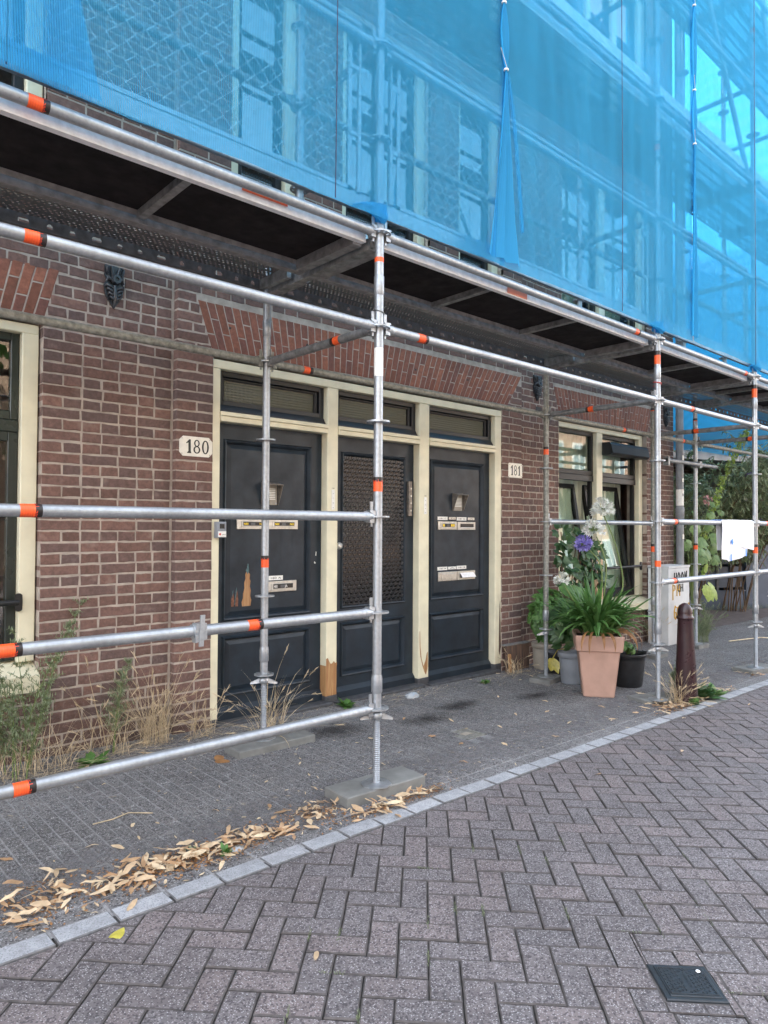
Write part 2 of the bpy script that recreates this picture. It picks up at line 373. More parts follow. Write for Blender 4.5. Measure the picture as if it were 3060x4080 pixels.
def m_perf():    # pressed steel sheet with punched rows of holes
    m, n, b = newmat('perforated_steel')
    x = N(n, 'SeparateXYZ'); L(n, geo(n).outputs['Position'], x.inputs[0])
    b.inputs['Base Color'].default_value = (.16, .165, .17, 1); b.inputs['Metallic'].default_value = .5; b.inputs['Roughness'].default_value = .5
    row = math_(n, 'FLOOR', math_(n, 'DIVIDE', x.outputs[1], .022))
    fx = math_(n, 'SUBTRACT', math_(n, 'FRACT', math_(n, 'ADD', math_(n, 'DIVIDE', x.outputs[0], .030), math_(n, 'MULTIPLY', row, .5))), .5)
    fy = math_(n, 'SUBTRACT', math_(n, 'FRACT', math_(n, 'DIVIDE', x.outputs[1], .022)), .5)
    r2 = math_(n, 'ADD', math_(n, 'POWER', math_(n, 'MULTIPLY', fx, 1.3), 2), math_(n, 'POWER', fy, 2))
    hole = math_(n, 'LESS_THAN', r2, .085)
    band = math_(n, 'GREATER_THAN', math_(n, 'FRACT', math_(n, 'DIVIDE', math_(n, 'ADD', row, .5), 4)), .26)
    h = math_(n, 'MULTIPLY', hole, band)
    tr = N(n, 'BsdfTransparent'); ms = N(n, 'MixShader'); out = n.nodes['Material Output']
    L(n, h, ms.inputs[0]); L(n, b.outputs[0], ms.inputs[1]); L(n, tr.outputs[0], ms.inputs[2]); L(n, ms.outputs[0], out.inputs[0]); return m
MAT['perf'] = m_perf(); MAT['wire'] = plain('bright_wire', (.72, .76, .78), .45, .2)

def text_mb(body, size, depth=0.0, font=None):
    c = bpy.data.curves.new('t', 'FONT'); c.body = body; c.size = size; c.extrude = depth; c.resolution_u = 2
    o = bpy.data.objects.new('t', c); COL.objects.link(o)
    dg = bpy.context.evaluated_depsgraph_get(); me = bpy.data.meshes.new_from_object(o.evaluated_get(dg))
    vs = [v.co.copy() for v in me.vertices]; fs = [tuple(p.vertices) for p in me.polygons]
    bpy.data.objects.remove(o); bpy.data.curves.remove(c); bpy.data.meshes.remove(me)
    return vs, fs
_tc = {}
def text_on(mb, body, x, y, z, size, mi=0, width=None, bold=0.0):   # upright lettering facing -y, left end at x, base at z
    if body not in _tc: _tc[body] = text_mb(body, 1.0)
    vs, fs = _tc[body]; wd = max(v.x for v in vs); sx = size if width is None else width/wd
    mb.add([(x+v.x*sx, y, z+v.y*size) for v in vs], fs, mi)
    if bold: mb.add([(x+bold+v.x*sx, y-.0001, z+v.y*size) for v in vs], fs, mi)
# ------------------------------------------------------------------ pieces (bricks, pavers) 
def ringpts(L, H, rng, j, nu=2, nv=0):
    pts = []
    def seg(a, b, k):
        for i in range(k+1):
            t = i/(k+1); x = a[0]+(b[0]-a[0])*t; y = a[1]+(b[1]-a[1])*t
            pts.append((x+rng.uniform(-j, j), y+rng.uniform(-j, j)))
    seg((0, 0), (L, 0), nu); seg((L, 0), (L, H), nv); seg((L, H), (0, H), nu); seg((0, H), (0, 0), nv)
    return pts
def inset(poly, ch, rng=None, j=0):
    n = len(poly); out = []
    sg = 1 if sum(poly[i-1][0]*poly[i][1]-poly[i][0]*poly[i-1][1] for i in range(n)) > 0 else -1
    for i in range(n):
        p = Vector(poly[i]); a = (p-Vector(poly[i-1])); b = (Vector(poly[(i+1) % n])-p)
        if a.length < 1e-6 or b.length < 1e-6: out.append(tuple(p)); continue
        a.normalize(); b.normalize(); q = Vector((-a.y-b.y, a.x+b.x))*sg
        q = p+q*(ch/max(.35, q.length_squared/2))
        if rng: q += Vector((rng.uniform(-j, j), rng.uniform(-j, j)))
        out.append(tuple(q))
    return out
def piece(poly, depth, ch, rng, j=0.0, drop=None):
    inn = inset(poly, ch, rng, j); n = len(poly); drop = ch*.8 if drop is None else drop
    vs = [(p[0], p[1], 0.0) for p in inn]+[(p[0], p[1], drop) for p in poly]+[(p[0], p[1], depth) for p in poly]
    fs = [tuple(range(n))]+[(i, n+i, n+(i+1) % n, (i+1) % n) for i in range(n)]+[(n+i, 2*n+i, 2*n+(i+1) % n, n+(i+1) % n) for i in range(n)]
    return vs, fs
def clip(poly, ax, val, keep_less):
    out = []; n = len(poly)
    for i in range(n):
        p, q = poly[i], poly[(i+1) % n]
        ip = (p[ax] <= val) == keep_less or p[ax] == val; iq = (q[ax] <= val) == keep_less or q[ax] == val
        if ip: out.append(p)
        if ip != iq:
            t = (val-p[ax])/(q[ax]-p[ax]); out.append((p[0]+(q[0]-p[0])*t, p[1]+(q[1]-p[1])*t))
    return out
def area(poly): return abs(sum(poly[i-1][0]*poly[i][1]-poly[i][0]*poly[i-1][1] for i in range(len(poly))))/2

def lay(pieces, names, mat, parent, limit=300, plane='ground', Y=0, edge=None):
    """pieces: dicts with c (world centre), poly (local 2D around c), key (shared mesh key) ; the nearest in view become single objects"""
    def score(p): return (Vector(p['c'])-CAM).length if seen(p['c'], .03) else 1e3+(Vector(p['c'])-CAM).length
    pieces = sorted(pieces, key=score); cache = {}; rng = random.Random(5); rest = MB()
    mp = (lambda v: (v[0], v[1], -v[2])) if plane == 'ground' else (lambda v: (v[0], v[2], v[1]))
    if plane == 'ground': mp = lambda v: (v[0], v[1], -v[2]-.012*v[0])
    for i, p in enumerate(pieces):
        single = i < limit and score(p) < 1e3
        k = p.get('key')
        if k is not None: k = (k, rng.randrange(6))
        if k is None or k not in cache:
            vs, fs = piece(p['poly'] if 'ring' not in p else p['ring'](rng), p['depth'], p['ch'], rng, p['j'])
            vs = [mp(v) for v in vs]
            if k is not None: cache[k] = [vs, fs, None]
            ent = [vs, fs, None] if k is None else cache[k]
        else: ent = cache[k]
        if single:
            if ent[2] is None:
                me = bpy.data.meshes.new(names[0]); me.from_pydata(ent[0], [], ent[1]); me.materials.append(mat)
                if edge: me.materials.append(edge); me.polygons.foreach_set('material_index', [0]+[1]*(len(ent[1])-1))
                me.update(); ent[2] = me
            o = inst(names[0], ent[2], p['c'], parent)
            if p.get('tilt'): o.rotation_euler = p['tilt']
        else:
            c = p['c']; rest.add([(v[0]+c[0], v[1]+c[1], v[2]+c[2]) for v in ent[0]], ent[1])
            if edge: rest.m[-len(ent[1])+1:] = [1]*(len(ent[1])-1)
    if rest.v: tag(rest.build(names[1], [mat, edge] if edge else mat, parent), kind='stuff')

# ------------------------------------------------------------------ ground
def slope_sheet(name, x0, x1, y0, y1, dz, mat, kind='structure'):
    m = MB(); m.add([(x0, y0, gz(x0)+dz), (x1, y0, gz(x1)+dz), (x1, y1, gz(x1)+dz), (x0, y1, gz(x0)+dz)], [(0, 1, 2, 3)])
    return tag(m.build(name, mat), kind=kind)
ground = slope_sheet('ground', -120, 120, -120, 120, -.16, MAT['concrete'])
street = slope_sheet('street', -9, 32, -8.5, -.262, -.0115, MAT['gravelbed'])
pavement = slope_sheet('pavement', -9, 15, -.258, 3.2, -.0022, MAT['palejoint'])
KY0, KY1 = -.312, -.214       # kerb band
E1 = Vector((math.cos(math.radians(-45.2)), math.sin(math.radians(-45.2)))); E2 = Vector((-math.cos(math.radians(44.8)), -math.sin(math.radians(44.8))))
O = Vector((-.438, -.802)); g = .1004
rng = random.Random(11); P = []
COVER = [(-.291, -1.636), (-.164, -1.763), (-.303, -1.88), (-.419, -1.753)]
_d = Vector((-.291, -1.636))-O; CR = [_d.dot(E1)/g-.03, (_d.dot(E1)+.182)/g+.03, _d.dot(E2)/g-.03, (_d.dot(E2)+.172)/g+.03]
def in_cover(x, y):
    d = Vector((x+.291, y+1.636)); return -.05 < d.dot(Vector((.707, -.707))) < .19 and -.05 < d.dot(Vector((-.707, -.707))) < .19
def street_piece(cu, cv, w_, h_, whole=True):
    c = O+E1*(cu*g)+E2*(cv*g); x, y = c
    if not (-4 < x < 14 and -7.0 < y < KY0+.1): return
    if not whole:
        pass
    if x > 4.5 and y < -5: return
    a, b = w_*g/2-.0019, h_*g/2-.0019
    def world(p): return E1*p[0]+E2*p[1]
    base = [world(q) for q in ((-a, -b), (a, -b), (a, b), (-a, b))]
    base = [(q.x, q.y) for q in base]
    ymax = max(q[1] for q in base)+y
    z = gz(x)+rng.uniform(-.0035, .0012)
    tl = (rng.uniform(-.014, .014), rng.uniform(-.014, .014), 0)
    if ymax > KY0-.004:
        pl = clip(base, 1, KY0-.004-y, True)
        if len(pl) < 3 or area(pl) < 4e-4: return
        P.append(dict(c=(x, y, z), poly=pl, depth=.02, ch=.003, j=.0003)); return
    def rg(r, a=a, b=b):
        pts = ringpts(2*a, 2*b, r, .0012, 2 if a > b else 0, 0 if a > b else 2)
        q = [world((p[0]-a, p[1]-b)) for p in pts]; return [(t.x, t.y) for t in q]
    P.append(dict(c=(x, y, z), poly=base, ring=rg, key=('H' if w_ > h_ else 'V') if whole else None, depth=.02, ch=.0044 if whole else .001, j=.0009, tilt=tl))
for a in range(-70, 140):
    for b in range(-50, 60):
        u, v = a+2*b, a-2*b
        for cu, cv, pw_, ph_ in ((u+1, v+.5, 2, 1), (u+.5, v+2, 1, 2)):
            # leave the valve cover free: pavers are cut round it
            r0 = [cu-pw_/2, cu+pw_/2, cv-ph_/2, cv+ph_/2]
            if r0[0] < CR[1] and r0[1] > CR[0] and r0[2] < CR[3] and r0[3] > CR[2]:
                for q in ((r0[0], CR[0], r0[2], r0[3]), (CR[1], r0[1], r0[2], r0[3]), (max(r0[0], CR[0]), min(r0[1], CR[1]), r0[2], CR[2]), (max(r0[0], CR[0]), min(r0[1], CR[1]), CR[3], r0[3])):
                    if q[1]-q[0] > .06 and q[3]-q[2] > .06: street_piece((q[0]+q[1])/2, (q[2]+q[3])/2, q[1]-q[0], q[3]-q[2], False)
            else: street_piece(cu, cv, pw_, ph_)
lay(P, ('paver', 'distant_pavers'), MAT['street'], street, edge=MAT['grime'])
fs_ = MB(); q_ = [O+E1*(a*g)+E2*(b*g) for a, b in ((CR[0]-.45, CR[2]-.45), (CR[1]+.45, CR[2]-.45), (CR[1]+.45, CR[3]+.45), (CR[0]-.45, CR[3]+.45))]
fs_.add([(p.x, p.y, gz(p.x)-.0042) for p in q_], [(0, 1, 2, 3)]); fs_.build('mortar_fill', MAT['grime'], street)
# pavement: long thin pavers standing across, pale sand joints
rng = random.Random(3); P = []
pw, ph = .0675, .203
def hole(x, y): return 1.10 < x < 1.30 and .33 < y < .53
for i in range(-60, 215):
    x = i*pw+.012
    if not -4 < x < 14: continue
    off = (i % 2)*ph/2; j = 0; y = KY1+.055+off-ph
    while y < (1.66 if x < 7.2 else 2.9):
        y0, y1 = max(y, KY1+.105), y+ph
        if y1-y0 > .03 and not hole(x+pw/2, (y0+y1)/2):
            hh = y1-y0-.0065; ww = pw-.0070; z = gz(x)+rng.uniform(-.0012, .0012)
            pl = [(-ww/2, -hh/2), (ww/2, -hh/2), (ww/2, hh/2), (-ww/2, hh/2)]
            def rg(r, ww=ww, hh=hh): return [(p[0]-ww/2, p[1]-hh/2) for p in ringpts(ww, hh, r, .0012, 0, 2)]
            P.append(dict(c=(x+pw/2, (y0+y1)/2, z), poly=pl, ring=rg, key=round(hh, 3), depth=.012, ch=.0020, j=.0006))
        y += ph
for i in range(-20, 70):       # one row of larger pavers laid along the kerb
    x = i*.2045+.07
    if not -4 < x < 14: continue
    a, b = .099, .0485
    def rg(r): return [(p[0]-a, p[1]-b) for p in ringpts(2*a, 2*b, r, .001, 2, 0)]
    P.append(dict(c=(x, KY1+.053, gz(x)-.0015), poly=[], ring=rg, key='kerbrow', depth=.012, ch=.003, j=.0006))
lay(P, ('paver', 'distant_pavers'), MAT['pave'], pavement)
# kerb stones: pale concrete blocks 20 cm long, flush
kerb = slope_sheet('kerb', -9, 15, KY0-.003, KY1+.003, -.010, MAT['gravelbed'])
P = []; rng = random.Random(8)
for i in range(-20, 70):
    x = .084+(i)*.2065
    if not -4 < x < 14: continue
    a, b = .0985, .0478
    def rg(r): return [(p[0]-a, p[1]-b) for p in ringpts(2*a, 2*b, r, .0018, 2, 0)]
    P.append(dict(c=(x, (KY0+KY1)/2+rng.uniform(-.003, .003), gz(x)+.003+rng.uniform(-.002, .002)), poly=[], ring=rg, key='k', depth=.02, ch=.004, j=.0008, tilt=(0, 0, rng.uniform(-.012, .012))))
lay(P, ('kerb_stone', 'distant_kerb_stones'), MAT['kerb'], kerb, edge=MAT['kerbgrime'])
tag(slope_sheet('asphalt_path', 8.2, 15, 1.75, 3.2, .004, MAT['concrete']), kind='structure')
# thin dust and mortar smear on the pavement near the kerb
m, n, b_ = newmat('dried_sand')
tt = noise_tex(n, 5, 5, .65); tt2 = noise_tex(n, 45, 4)
al = math_(n, 'MULTIPLY', ramp(n, tt.outputs[0], [(.38, 0), (.60, .85)]).outputs[0], ramp(n, tt2.outputs[0], [(.35, .4), (.6, 1)]).outputs[0])
b_.inputs['Base Color'].default_value = (.185, .18, .185, 1); b_.inputs['Roughness'].default_value = .9
xs = N(n, 'SeparateXYZ'); L(n, geo(n).outputs['Position'], xs.inputs[0])
edge = ramp(n, math_(n, 'MULTIPLY', math_(n, 'ABSOLUTE', math_(n, 'SUBTRACT', xs.outputs[1], .11)), 1), [(.10, 1), (.26, 0)])
L(n, math_(n, 'MULTIPLY', al, edge.outputs[0]), b_.inputs['Alpha']); MAT['dust'] = m
tag(slope_sheet('dust', -3, 6, -.16, .40, .0035, m), kind='stuff')
m, n, b_ = newmat('damp_stain')
tt = noise_tex(n, 7, 6, .7); b_.inputs['Base Color'].default_value = (.012, .011, .013, 1); b_.inputs['Roughness'].default_value = .6
xs = N(n, 'SeparateXYZ'); L(n, geo(n).outputs['Position'], xs.inputs[0])
def blob(cx, cy, rx, ry):
    return math_(n, 'SUBTRACT', 1, math_(n, 'SQRT', math_(n, 'ADD', math_(n, 'POWER', math_(n, 'DIVIDE', math_(n, 'SUBTRACT', xs.outputs[0], cx), rx), 2), math_(n, 'POWER', math_(n, 'DIVIDE', math_(n, 'SUBTRACT', xs.outputs[1], cy), ry), 2))))
bb = math_(n, 'MAXIMUM', math_(n, 'MAXIMUM', blob(1.25, .86, .32, .17), blob(1.75, .98, .33, .15)), math_(n, 'MAXIMUM', blob(.55, 1.05, .3, .22), blob(2.5, .80, .3, .12)))
f_ = ramp(n, math_(n, 'ADD', math_(n, 'MULTIPLY', bb, .8), math_(n, 'SUBTRACT', tt.outputs[0], .5)), [(.10, 0), (.75, .55)]); L(n, f_.outputs[0], b_.inputs['Alpha'])
tag(slope_sheet('damp_stain', 0, 3.2, .5, 1.4, .0042, m), kind='stuff')

# ------------------------------------------------------------------ the brick house
house = empty('brick_house', (1.5, 1.9, 0), 'old brown brick terraced house with cream door frame and three dark doors, behind the scaffolding', 'house')
YL, YB = 1.70, 1.65; XB0, XB1, XE = -.345, 3.45, 6.935; ZT = 9.2
OPEN_L = [(-3.30, -1.17, .41, 2.628), (-3.30, -1.17, 3.45, 5.6), (-3.30, -1.17, 6.4, 8.4)]
OPEN_B = [(-.075, 3.128, -.2, 2.60), (.05, .65, 3.45, 5.6), (1.06, 2.08, 3.45, 5.6), (2.47, 3.14, 3.45, 5.6), (1.06, 2.08, 6.4, 8.4), (.05, .65, 6.4, 8.4), (2.47, 3.14, 6.4, 8.4)]
OPEN_R = [(4.19, 6.19, .35, 2.628), (4.25, 6.19, 3.45, 5.6), (4.25, 6.19, 6.4, 8.4)]
ARCH = [  # lower corners, upper corners, region front
    ((-3.31, -1.164), (-3.40, -1.082), 2.640, 2.942, YL, -3.4, XB0),
    ((-.091, 3.212), (-.201, 3.444), 2.626, 2.950, YB, XB0, XB1),
    ((4.20, 6.205), (4.09, 6.335), 2.640, 2.955, YL, XB1, XE)]
def mortar_region(mb, x0, x1, Y, ops):
    xs = sorted({x0, x1, *[v for o in ops for v in o[:2]]}); zs = sorted({-.25, ZT, *[max(-.25, v) for o in ops for v in o[2:]]})
    for i in range(len(xs)-1):
        for j in range(len(zs)-1):
            cx, cz = (xs[i]+xs[i+1])/2, (zs[j]+zs[j+1])/2
            if any(o[0] < cx < o[1] and o[2] < cz < o[3] for o in ops): continue
            mb.add([(xs[i], Y, zs[j]), (xs[i+1], Y, zs[j]), (xs[i+1], Y, zs[j+1]), (xs[i], Y, zs[j+1])], [(0, 1, 2, 3)])
    for a, b, c, d in ops:
        c = max(c, -.25)
        mb.add([(a, Y, c), (a, Y+.28, c), (a, Y+.28, d), (a, Y, d)], [(0, 1, 2, 3)]); mb.add([(b, Y, c), (b, Y+.28, c), (b, Y+.28, d), (b, Y, d)], [(0, 1, 2, 3)])
        mb.add([(a, Y, d), (b, Y, d), (b, Y+.28, d), (a, Y+.28, d)], [(0, 1, 2, 3)]); mb.add([(a, Y, c), (b, Y, c), (b, Y+.28, c), (a, Y+.28, c)], [(0, 1, 2, 3)])
mo = MB(); MJ = .0036
mortar_region(mo, -4.6, XB0, YL+MJ, OPEN_L); mortar_region(mo, XB0+MJ, XB1-MJ, YB+MJ, OPEN_B); mortar_region(mo, XB1, XE-MJ, YL+MJ, OPEN_R)
mo.add([(XB0+MJ, YB+MJ, -.25), (XB0+MJ, YL+.02, -.25), (XB0+MJ, YL+.02, ZT), (XB0+MJ, YB+MJ, ZT)], [(0, 1, 2, 3)])
mo.add([(XE-MJ, YL+MJ, -.25), (XE-MJ, 2.2, -.25), (XE-MJ, 2.2, ZT), (XE-MJ, YL+MJ, ZT)], [(0, 1, 2, 3)])
mo.build('mortar', MAT['mortar'], house)
core = MB()     # the body of the terrace behind the rooms
core.box(-24, XE-.008, 2.95, 11, -.3, 10); core.box(-24, -4.6, 1.72, 2.95, -.3, 10); core.box(-4.6, XE-.008, 1.72, 2.95, ZT, 10)
core.box(XE-.3, XE-.008, 2.2, 2.95, -.3, ZT); core.box(3.12+.15, 4.1, 1.96, 2.94, -.3, 3.2); core.box(-1.1, -.12, 1.96, 2.94, -.3, 3.2)
core.build('house_body', MAT['brick_far'], house)
fl = MB()
for z in (-.26, 2.75, 5.95, 8.9): fl.box(-4.5, XE-.31, 1.95, 2.94, z, z+.2)
fl.build('floor', MAT['darkroom'], house)
def bond_wide(x0, x1, k, rg):      # alternating courses of headers and mixed stretchers
    out = []; H_, S_ = .1145, .229
    if k % 2: off, seq = 0, [H_]
    else: off, seq = H_/2, [S_, S_, H_]
    x = math.floor(x0/ (H_*5)) * H_*5 + off - H_*5
    i = k*7 % len(seq)
    while x < x1:
        l = seq[i % len(seq)]; i += 1
        if k % 2 == 0 and rg.random() < .18: l = H_
        a, b = max(x, x0), min(x+l, x1)
        if b-a > .035: out.append((a, b))
        elif b-a > 0 and out: out[-1] = (out[-1][0], b)
        elif b-a > 0: x0 = a
        x += l
    if out and out[0][0] > x0: out[0] = (x0, out[0][1])
    return out
def bond_pier(x0, x1, k):
    w_ = x1-x0
    if k % 2: return [(x0, x1)] if w_ < .27 else [(x0, x0+.115), (x0+.115, x1)]
    return [(x0, x0+w_*.55), (x0+w_*.55, x1)]
def bond_mid(x0, x1, k):           # the wall strip beside the left window
    w_ = x1-x0
    if k % 2: n_ = 7; return [(x0+w_*i/n_, x0+w_*(i+1)/n_) for i in range(n_)]
    pat = [[2, 1.15, 2, 1, 1], [2, 2, 2, 1.1], [2, 1.1, 2, 2], [1.9, 2, 1, 2]][(k//2) % 4]; s = sum(pat); out = []; x = x0
    for p in pat: out.append((x, x+w_*p/s)); x += w_*p/s
    return out
bricks = []; rgb = random.Random(21); CH = .068; JT = .0110
def wall_course(x0, x1, Y, ops, arch, k):
    z0, z1 = k*CH+JT/2, (k+1)*CH-JT/2; zm = (z0+z1)/2
    iv = [(x0, x1)]; cut = []
    for a, b, c, d in ops:
        if z1 > c+.01 and z0 < d-.012: cut.append((a, b))
    if arch:
        (a0, a1), (b0, b1), za, zb = arch[:4]
        if za-.01 < zm < zb+.012:
            t = (zm-za)/(zb-za); cut.append((a0+(b0-a0)*t-.004, a1+(b1-a1)*t+.004))
    for a, b in cut:
        nv = []
        for p, q in iv:
            if a > p: nv.append((p, min(q, a)))
            if b < q: nv.append((max(p, b), q))
        iv = [v for v in nv if v[1]-v[0] > .03]
    for p, q in iv:
        if q-p < .40: seg = bond_pier(p, q, k)
        elif abs(p+1.17) < .12 and q < XB0+.01: seg = bond_mid(p, q, k)
        else: seg = bond_wide(p, q, k, rgb)
        for a, b in seg:
            ja = 0 if (abs(a-p) < 1e-6) else JT/2; jb = 0 if abs(b-q) < 1e-6 else JT/2
            Lb, Hb = (b-jb)-(a+ja), z1-z0
            if Lb < .02: continue
            yy = Y+rgb.uniform(-.0015, .0015); hz = rgb.uniform(-.0012, .0012)
            far = zm > 3.3 or a > 6.2
            if far:
                bricks.append(dict(c=(a+ja, yy, z0+hz), poly=[(0, 0), (Lb, 0), (Lb, Hb), (0, Hb)], key=('f', round(Lb, 3)), depth=.03, ch=.004, j=.0005))
            else:
                def rg(r, Lb=Lb, Hb=Hb): return ringpts(Lb, Hb, r, .0026, 3 if Lb > .15 else 2, 0)
                # the left end brick of a projecting pier shows its side, so it runs deep
                dp = .062 if abs(a-XB0) < 1e-4 else .09 if (abs(a-p) < 1e-6 and zm < 3) else .03
                bricks.append(dict(c=(a+ja, yy, z0+hz), poly=[], ring=rg, key=('n', round(Lb, 3), dp), depth=dp, ch=.0048, j=.0012))
for k in range(-3, int(ZT/CH)):
    if k*CH < 3.3 or True:
        wall_course(-4.6 if k*CH < 3.3 else -2.9, XB0-.018, YL, OPEN_L, ARCH[0], k)
    wall_course(XB0, XB1, YB, OPEN_B, ARCH[1], k)
    wall_course(XB1+.0, XE, YL, OPEN_R, ARCH[2], k)
lay(bricks, ('brick', 'distant_bricks'), MAT['brick'], house, plane='wall')
# flat arches of upright red bricks, fanning outwards
AB = []
for (a0, a1), (b0, b1), za, zb, Y, _, _ in ARCH:
    n_ = round((a1-a0)/.0605)
    for i in range(n_):
        s0, s1 = (i+.06)/n_, (i+.94)/n_
        js = ([.34], [.67], [.34, .67] if i % 4 == 1 else [.36], [.66])[i % 4]
        hs = [0]+[j+rgb.uniform(-.02, .02) for j in js]+[1]
        for q in range(len(hs)-1):
            t0 = hs[q]+(.013 if q else 0); t1 = hs[q+1]-(.013 if q < len(hs)-2 else 0)
            def pt(s, t): return (a0+(a1-a0)*s+((b0+(b1-b0)*s)-(a0+(a1-a0)*s))*t, za+(zb-za)*t+.012*math.sin(math.pi*s)*(1-t))
            c = pt((s0+s1)/2, (t0+t1)/2)
            mid = .5*(t0+t1)
            pl = [pt(s0, t0), pt(s1, t0), pt(s1, mid), pt(s1, t1), pt(s0, t1), pt(s0, mid)]
            pl = [(p[0]-c[0]+rgb.uniform(-.0013, .0013), p[1]-c[1]+rgb.uniform(-.0013, .0013)) for p in pl]
            AB.append(dict(c=(c[0], Y+rgb.uniform(-.001, .001), c[1]), poly=pl, depth=.03, ch=.004, j=.0006))
lay(AB, ('arch_brick', 'distant_arch_bricks'), MAT['arch'], house, plane='wall')
# black drip holes in the arches and a small air brick
m = MB()
for x, z in ((-1.43, 2.80), (.05, 2.80), (.38, 2.80), (.72, 2.80), (1.9, 2.79), (2.6, 2.80), (4.8, 2.82)): m.lathe([(.009, 0), (.009, .004)], (x, YB-.003 if -.3 < x < 3.4 else YL-.003, z), 8, axis=(0, 1, 0))
m.build('drip_hole', MAT['ink'], house)
m = MB(); m.box(3.76, 3.86, YL-.004, YL+.004, 2.645, 2.69); m.build('air_brick', MAT['ink'], house)

# ---- door frame -------------------------------------------------------------
FY = 1.662; DY = 1.738
def rough_bar(x0, x1, y0, y1, z0, z1, name, mat=None, parent=None):
    m = MB(); m.bbox(x0, x1, y0, y1, z0, z1, .004); return m.build(name, mat or MAT['cream'], parent or house)
posts = [(-.085, -.012, .045), (.937, 1.044, .292), (1.969, 2.094, .045), (3.032, 3.128, .037)]
for i, (a, b, zb) in enumerate(posts):
    m = MB(); m.bbox(a, b, FY, DY+.09, zb, 2.503, .005)
    # bead along the edge
    for e in ((b-.012,) if i < 3 else ()): m.box(e-.0015, e+.0015, FY-.0015, FY+.002, zb+.01, 2.49)
    p = m.build('door_post', MAT['cream'], house)
    if i == 1:
        w2 = MB(); w2.bbox(a-.001, b+.001, FY-.002, DY+.08, .052, .292, .006); w2.build('bare_wood_repair', MAT['wood'], p)
        r2 = random.Random(4); poly = [(a+.001, .285), (b-.001, .285)]+[(b-.001-(b-a-.002)*t/7, .315+r2.uniform(-.016, .045)) for t in range(8)]
        w3 = MB(); w3.prism(poly, FY-.0016, FY+.002); w3.build('stripped_paint', MAT['wood'], p)
    st = MB(); st.bbox(a-.002, b+.004, FY-.004, DY+.07, gz(a)-.05, (.052 if i == 1 else zb)+.001, .008); st.build('stone_foot', MAT['stone'], p)
    if i == 2:
        poly = [(a+.008, .46), (a+.014, .47), (a+.02, .33), (a+.035, .22), (a+.06, .15), (a+.085, .20), (a+.1, .26), (a+.115, .28), (a+.118, .14), (a+.09, .07), (a+.07, .10), (a+.045, .16), (a+.02, .24), (a+.010, .34)]
        w3 = MB(); w3.prism(poly, FY-.0012, FY+.002); w3.build('stripped_paint', MAT['wood'], p)
    if i == 3:
        poly = [(b-.035, .30), (b-.025, .62), (b-.018, .66), (b-.012, .5), (b-.006, .2), (b-.02, .12), (b-.035, .16)]
        w3 = MB(); w3.prism(poly, FY-.0012, FY+.002); w3.build('stripped_paint', MAT['rotwood'], p)
rough_bar(-.085, 3.128, FY, DY+.09, 2.505, 2.566, 'frame_head')
bays = [(-.012, .937), (1.044, 1.969), (2.094, 3.032)]
for a, b in bays:
    m = MB(); m.bbox(a+.002, b-.002, FY-.006, DY+.07, 2.135, 2.172, .003); m.bbox(a+.002, b-.002, FY-.012, DY+.07, 2.174, 2.203, .003)
    m.build('transom_bar', MAT['cream'], house)
    # top light: dark sash with projecting drip rail and ribbed glass
    tl = MB(); y0 = 1.715
    tl.bbox(a+.002, a+.045, y0, y0+.05, 2.205, 2.503); tl.bbox(b-.045, b-.002, y0, y0+.05, 2.205, 2.503); tl.bbox(a+.045, b-.045, y0, y0+.05, 2.465, 2.503); tl.bbox(a+.045, b-.045, y0, y0+.05, 2.255, 2.295)
    tl.add([(a+.006, y0-.03, 2.206), (b-.006, y0-.03, 2.206), (b-.006, y0-.03, 2.216), (a+.006, y0-.03, 2.216), (a+.006, y0, 2.262), (b-.006, y0, 2.262), (a+.006, y0, 2.206), (b-.006, y0, 2.206)], [(0, 1, 2, 3), (3, 2, 5, 4), (0, 3, 4, 6), (1, 7, 5, 2)])
    t = tl.build('top_light', MAT['doorblack'], house)
    inner = MB(); ax, bx = a+.05, b-.05
    inner.bbox(ax, ax+.018, y0+.02, y0+.05, 2.297, 2.463); inner.bbox(bx-.03, bx, y0+.02, y0+.05, 2.297, 2.463); inner.bbox(ax+.018, bx-.03, y0+.02, y0+.05, 2.445, 2.463)
    inner.build('glazing_bead', MAT['anth'], t)
    gp = MB(); gp.box(ax, bx, y0+.04, y0+.046, 2.29, 2.47); gp.build('pane', MAT['ribbed'], t)
# threshold stones
for a, b in bays:
    m = MB(); m.bbox(a-.03, b+.03, 1.60, 1.83, gz(a)-.06, gz((a+b)/2)+.022, .008); m.build('threshold', MAT['stone'], house)

# ---- doors -------------------------------------------------------------------
def panelled(mb, x0, x1, z0, z1, Y, w_=.066, grille=False):
    """moulded panel: raised ridge, slope down, flat channel, raised field"""
    mb.ring((0+x0, x1, z0, z1), (x0+.010, x1-.010, z0+.010, z1-.010), Y, Y-.016)
    mb.ring((x0+.010, x1-.010, z0+.010, z1-.010), (x0+.020, x1-.020, z0+.020, z1-.020), Y-.016, Y-.012)
    mb.ring((x0+.020, x1-.020, z0+.020, z1-.020), (x0+.034, x1-.034, z0+.034, z1-.034), Y-.012, Y+.016)
    if grille: return
    mb.ring((x0+.034, x1-.034, z0+.034, z1-.034), (x0+w_, x1-w_, z0+w_, z1-w_), Y+.016, Y+.003)
    a, b, c, d = x0+w_, x1-w_, z0+w_, z1-w_
    n_ = 6
    for i in range(n_):     # tongue and groove boards
        p, q = a+(b-a)*i/n_, a+(b-a)*(i+1)/n_
        mb.add([(p+.0008, Y+.003, c), (q-.0008, Y+.003, c), (q-.0008, Y+.003, d), (p+.0008, Y+.003, d)], [(0, 1, 2, 3)])
    mb.add([(a, Y+.005, c), (b, Y+.005, c), (b, Y+.005, d), (a, Y+.005, d)], [(0, 1, 2, 3)])
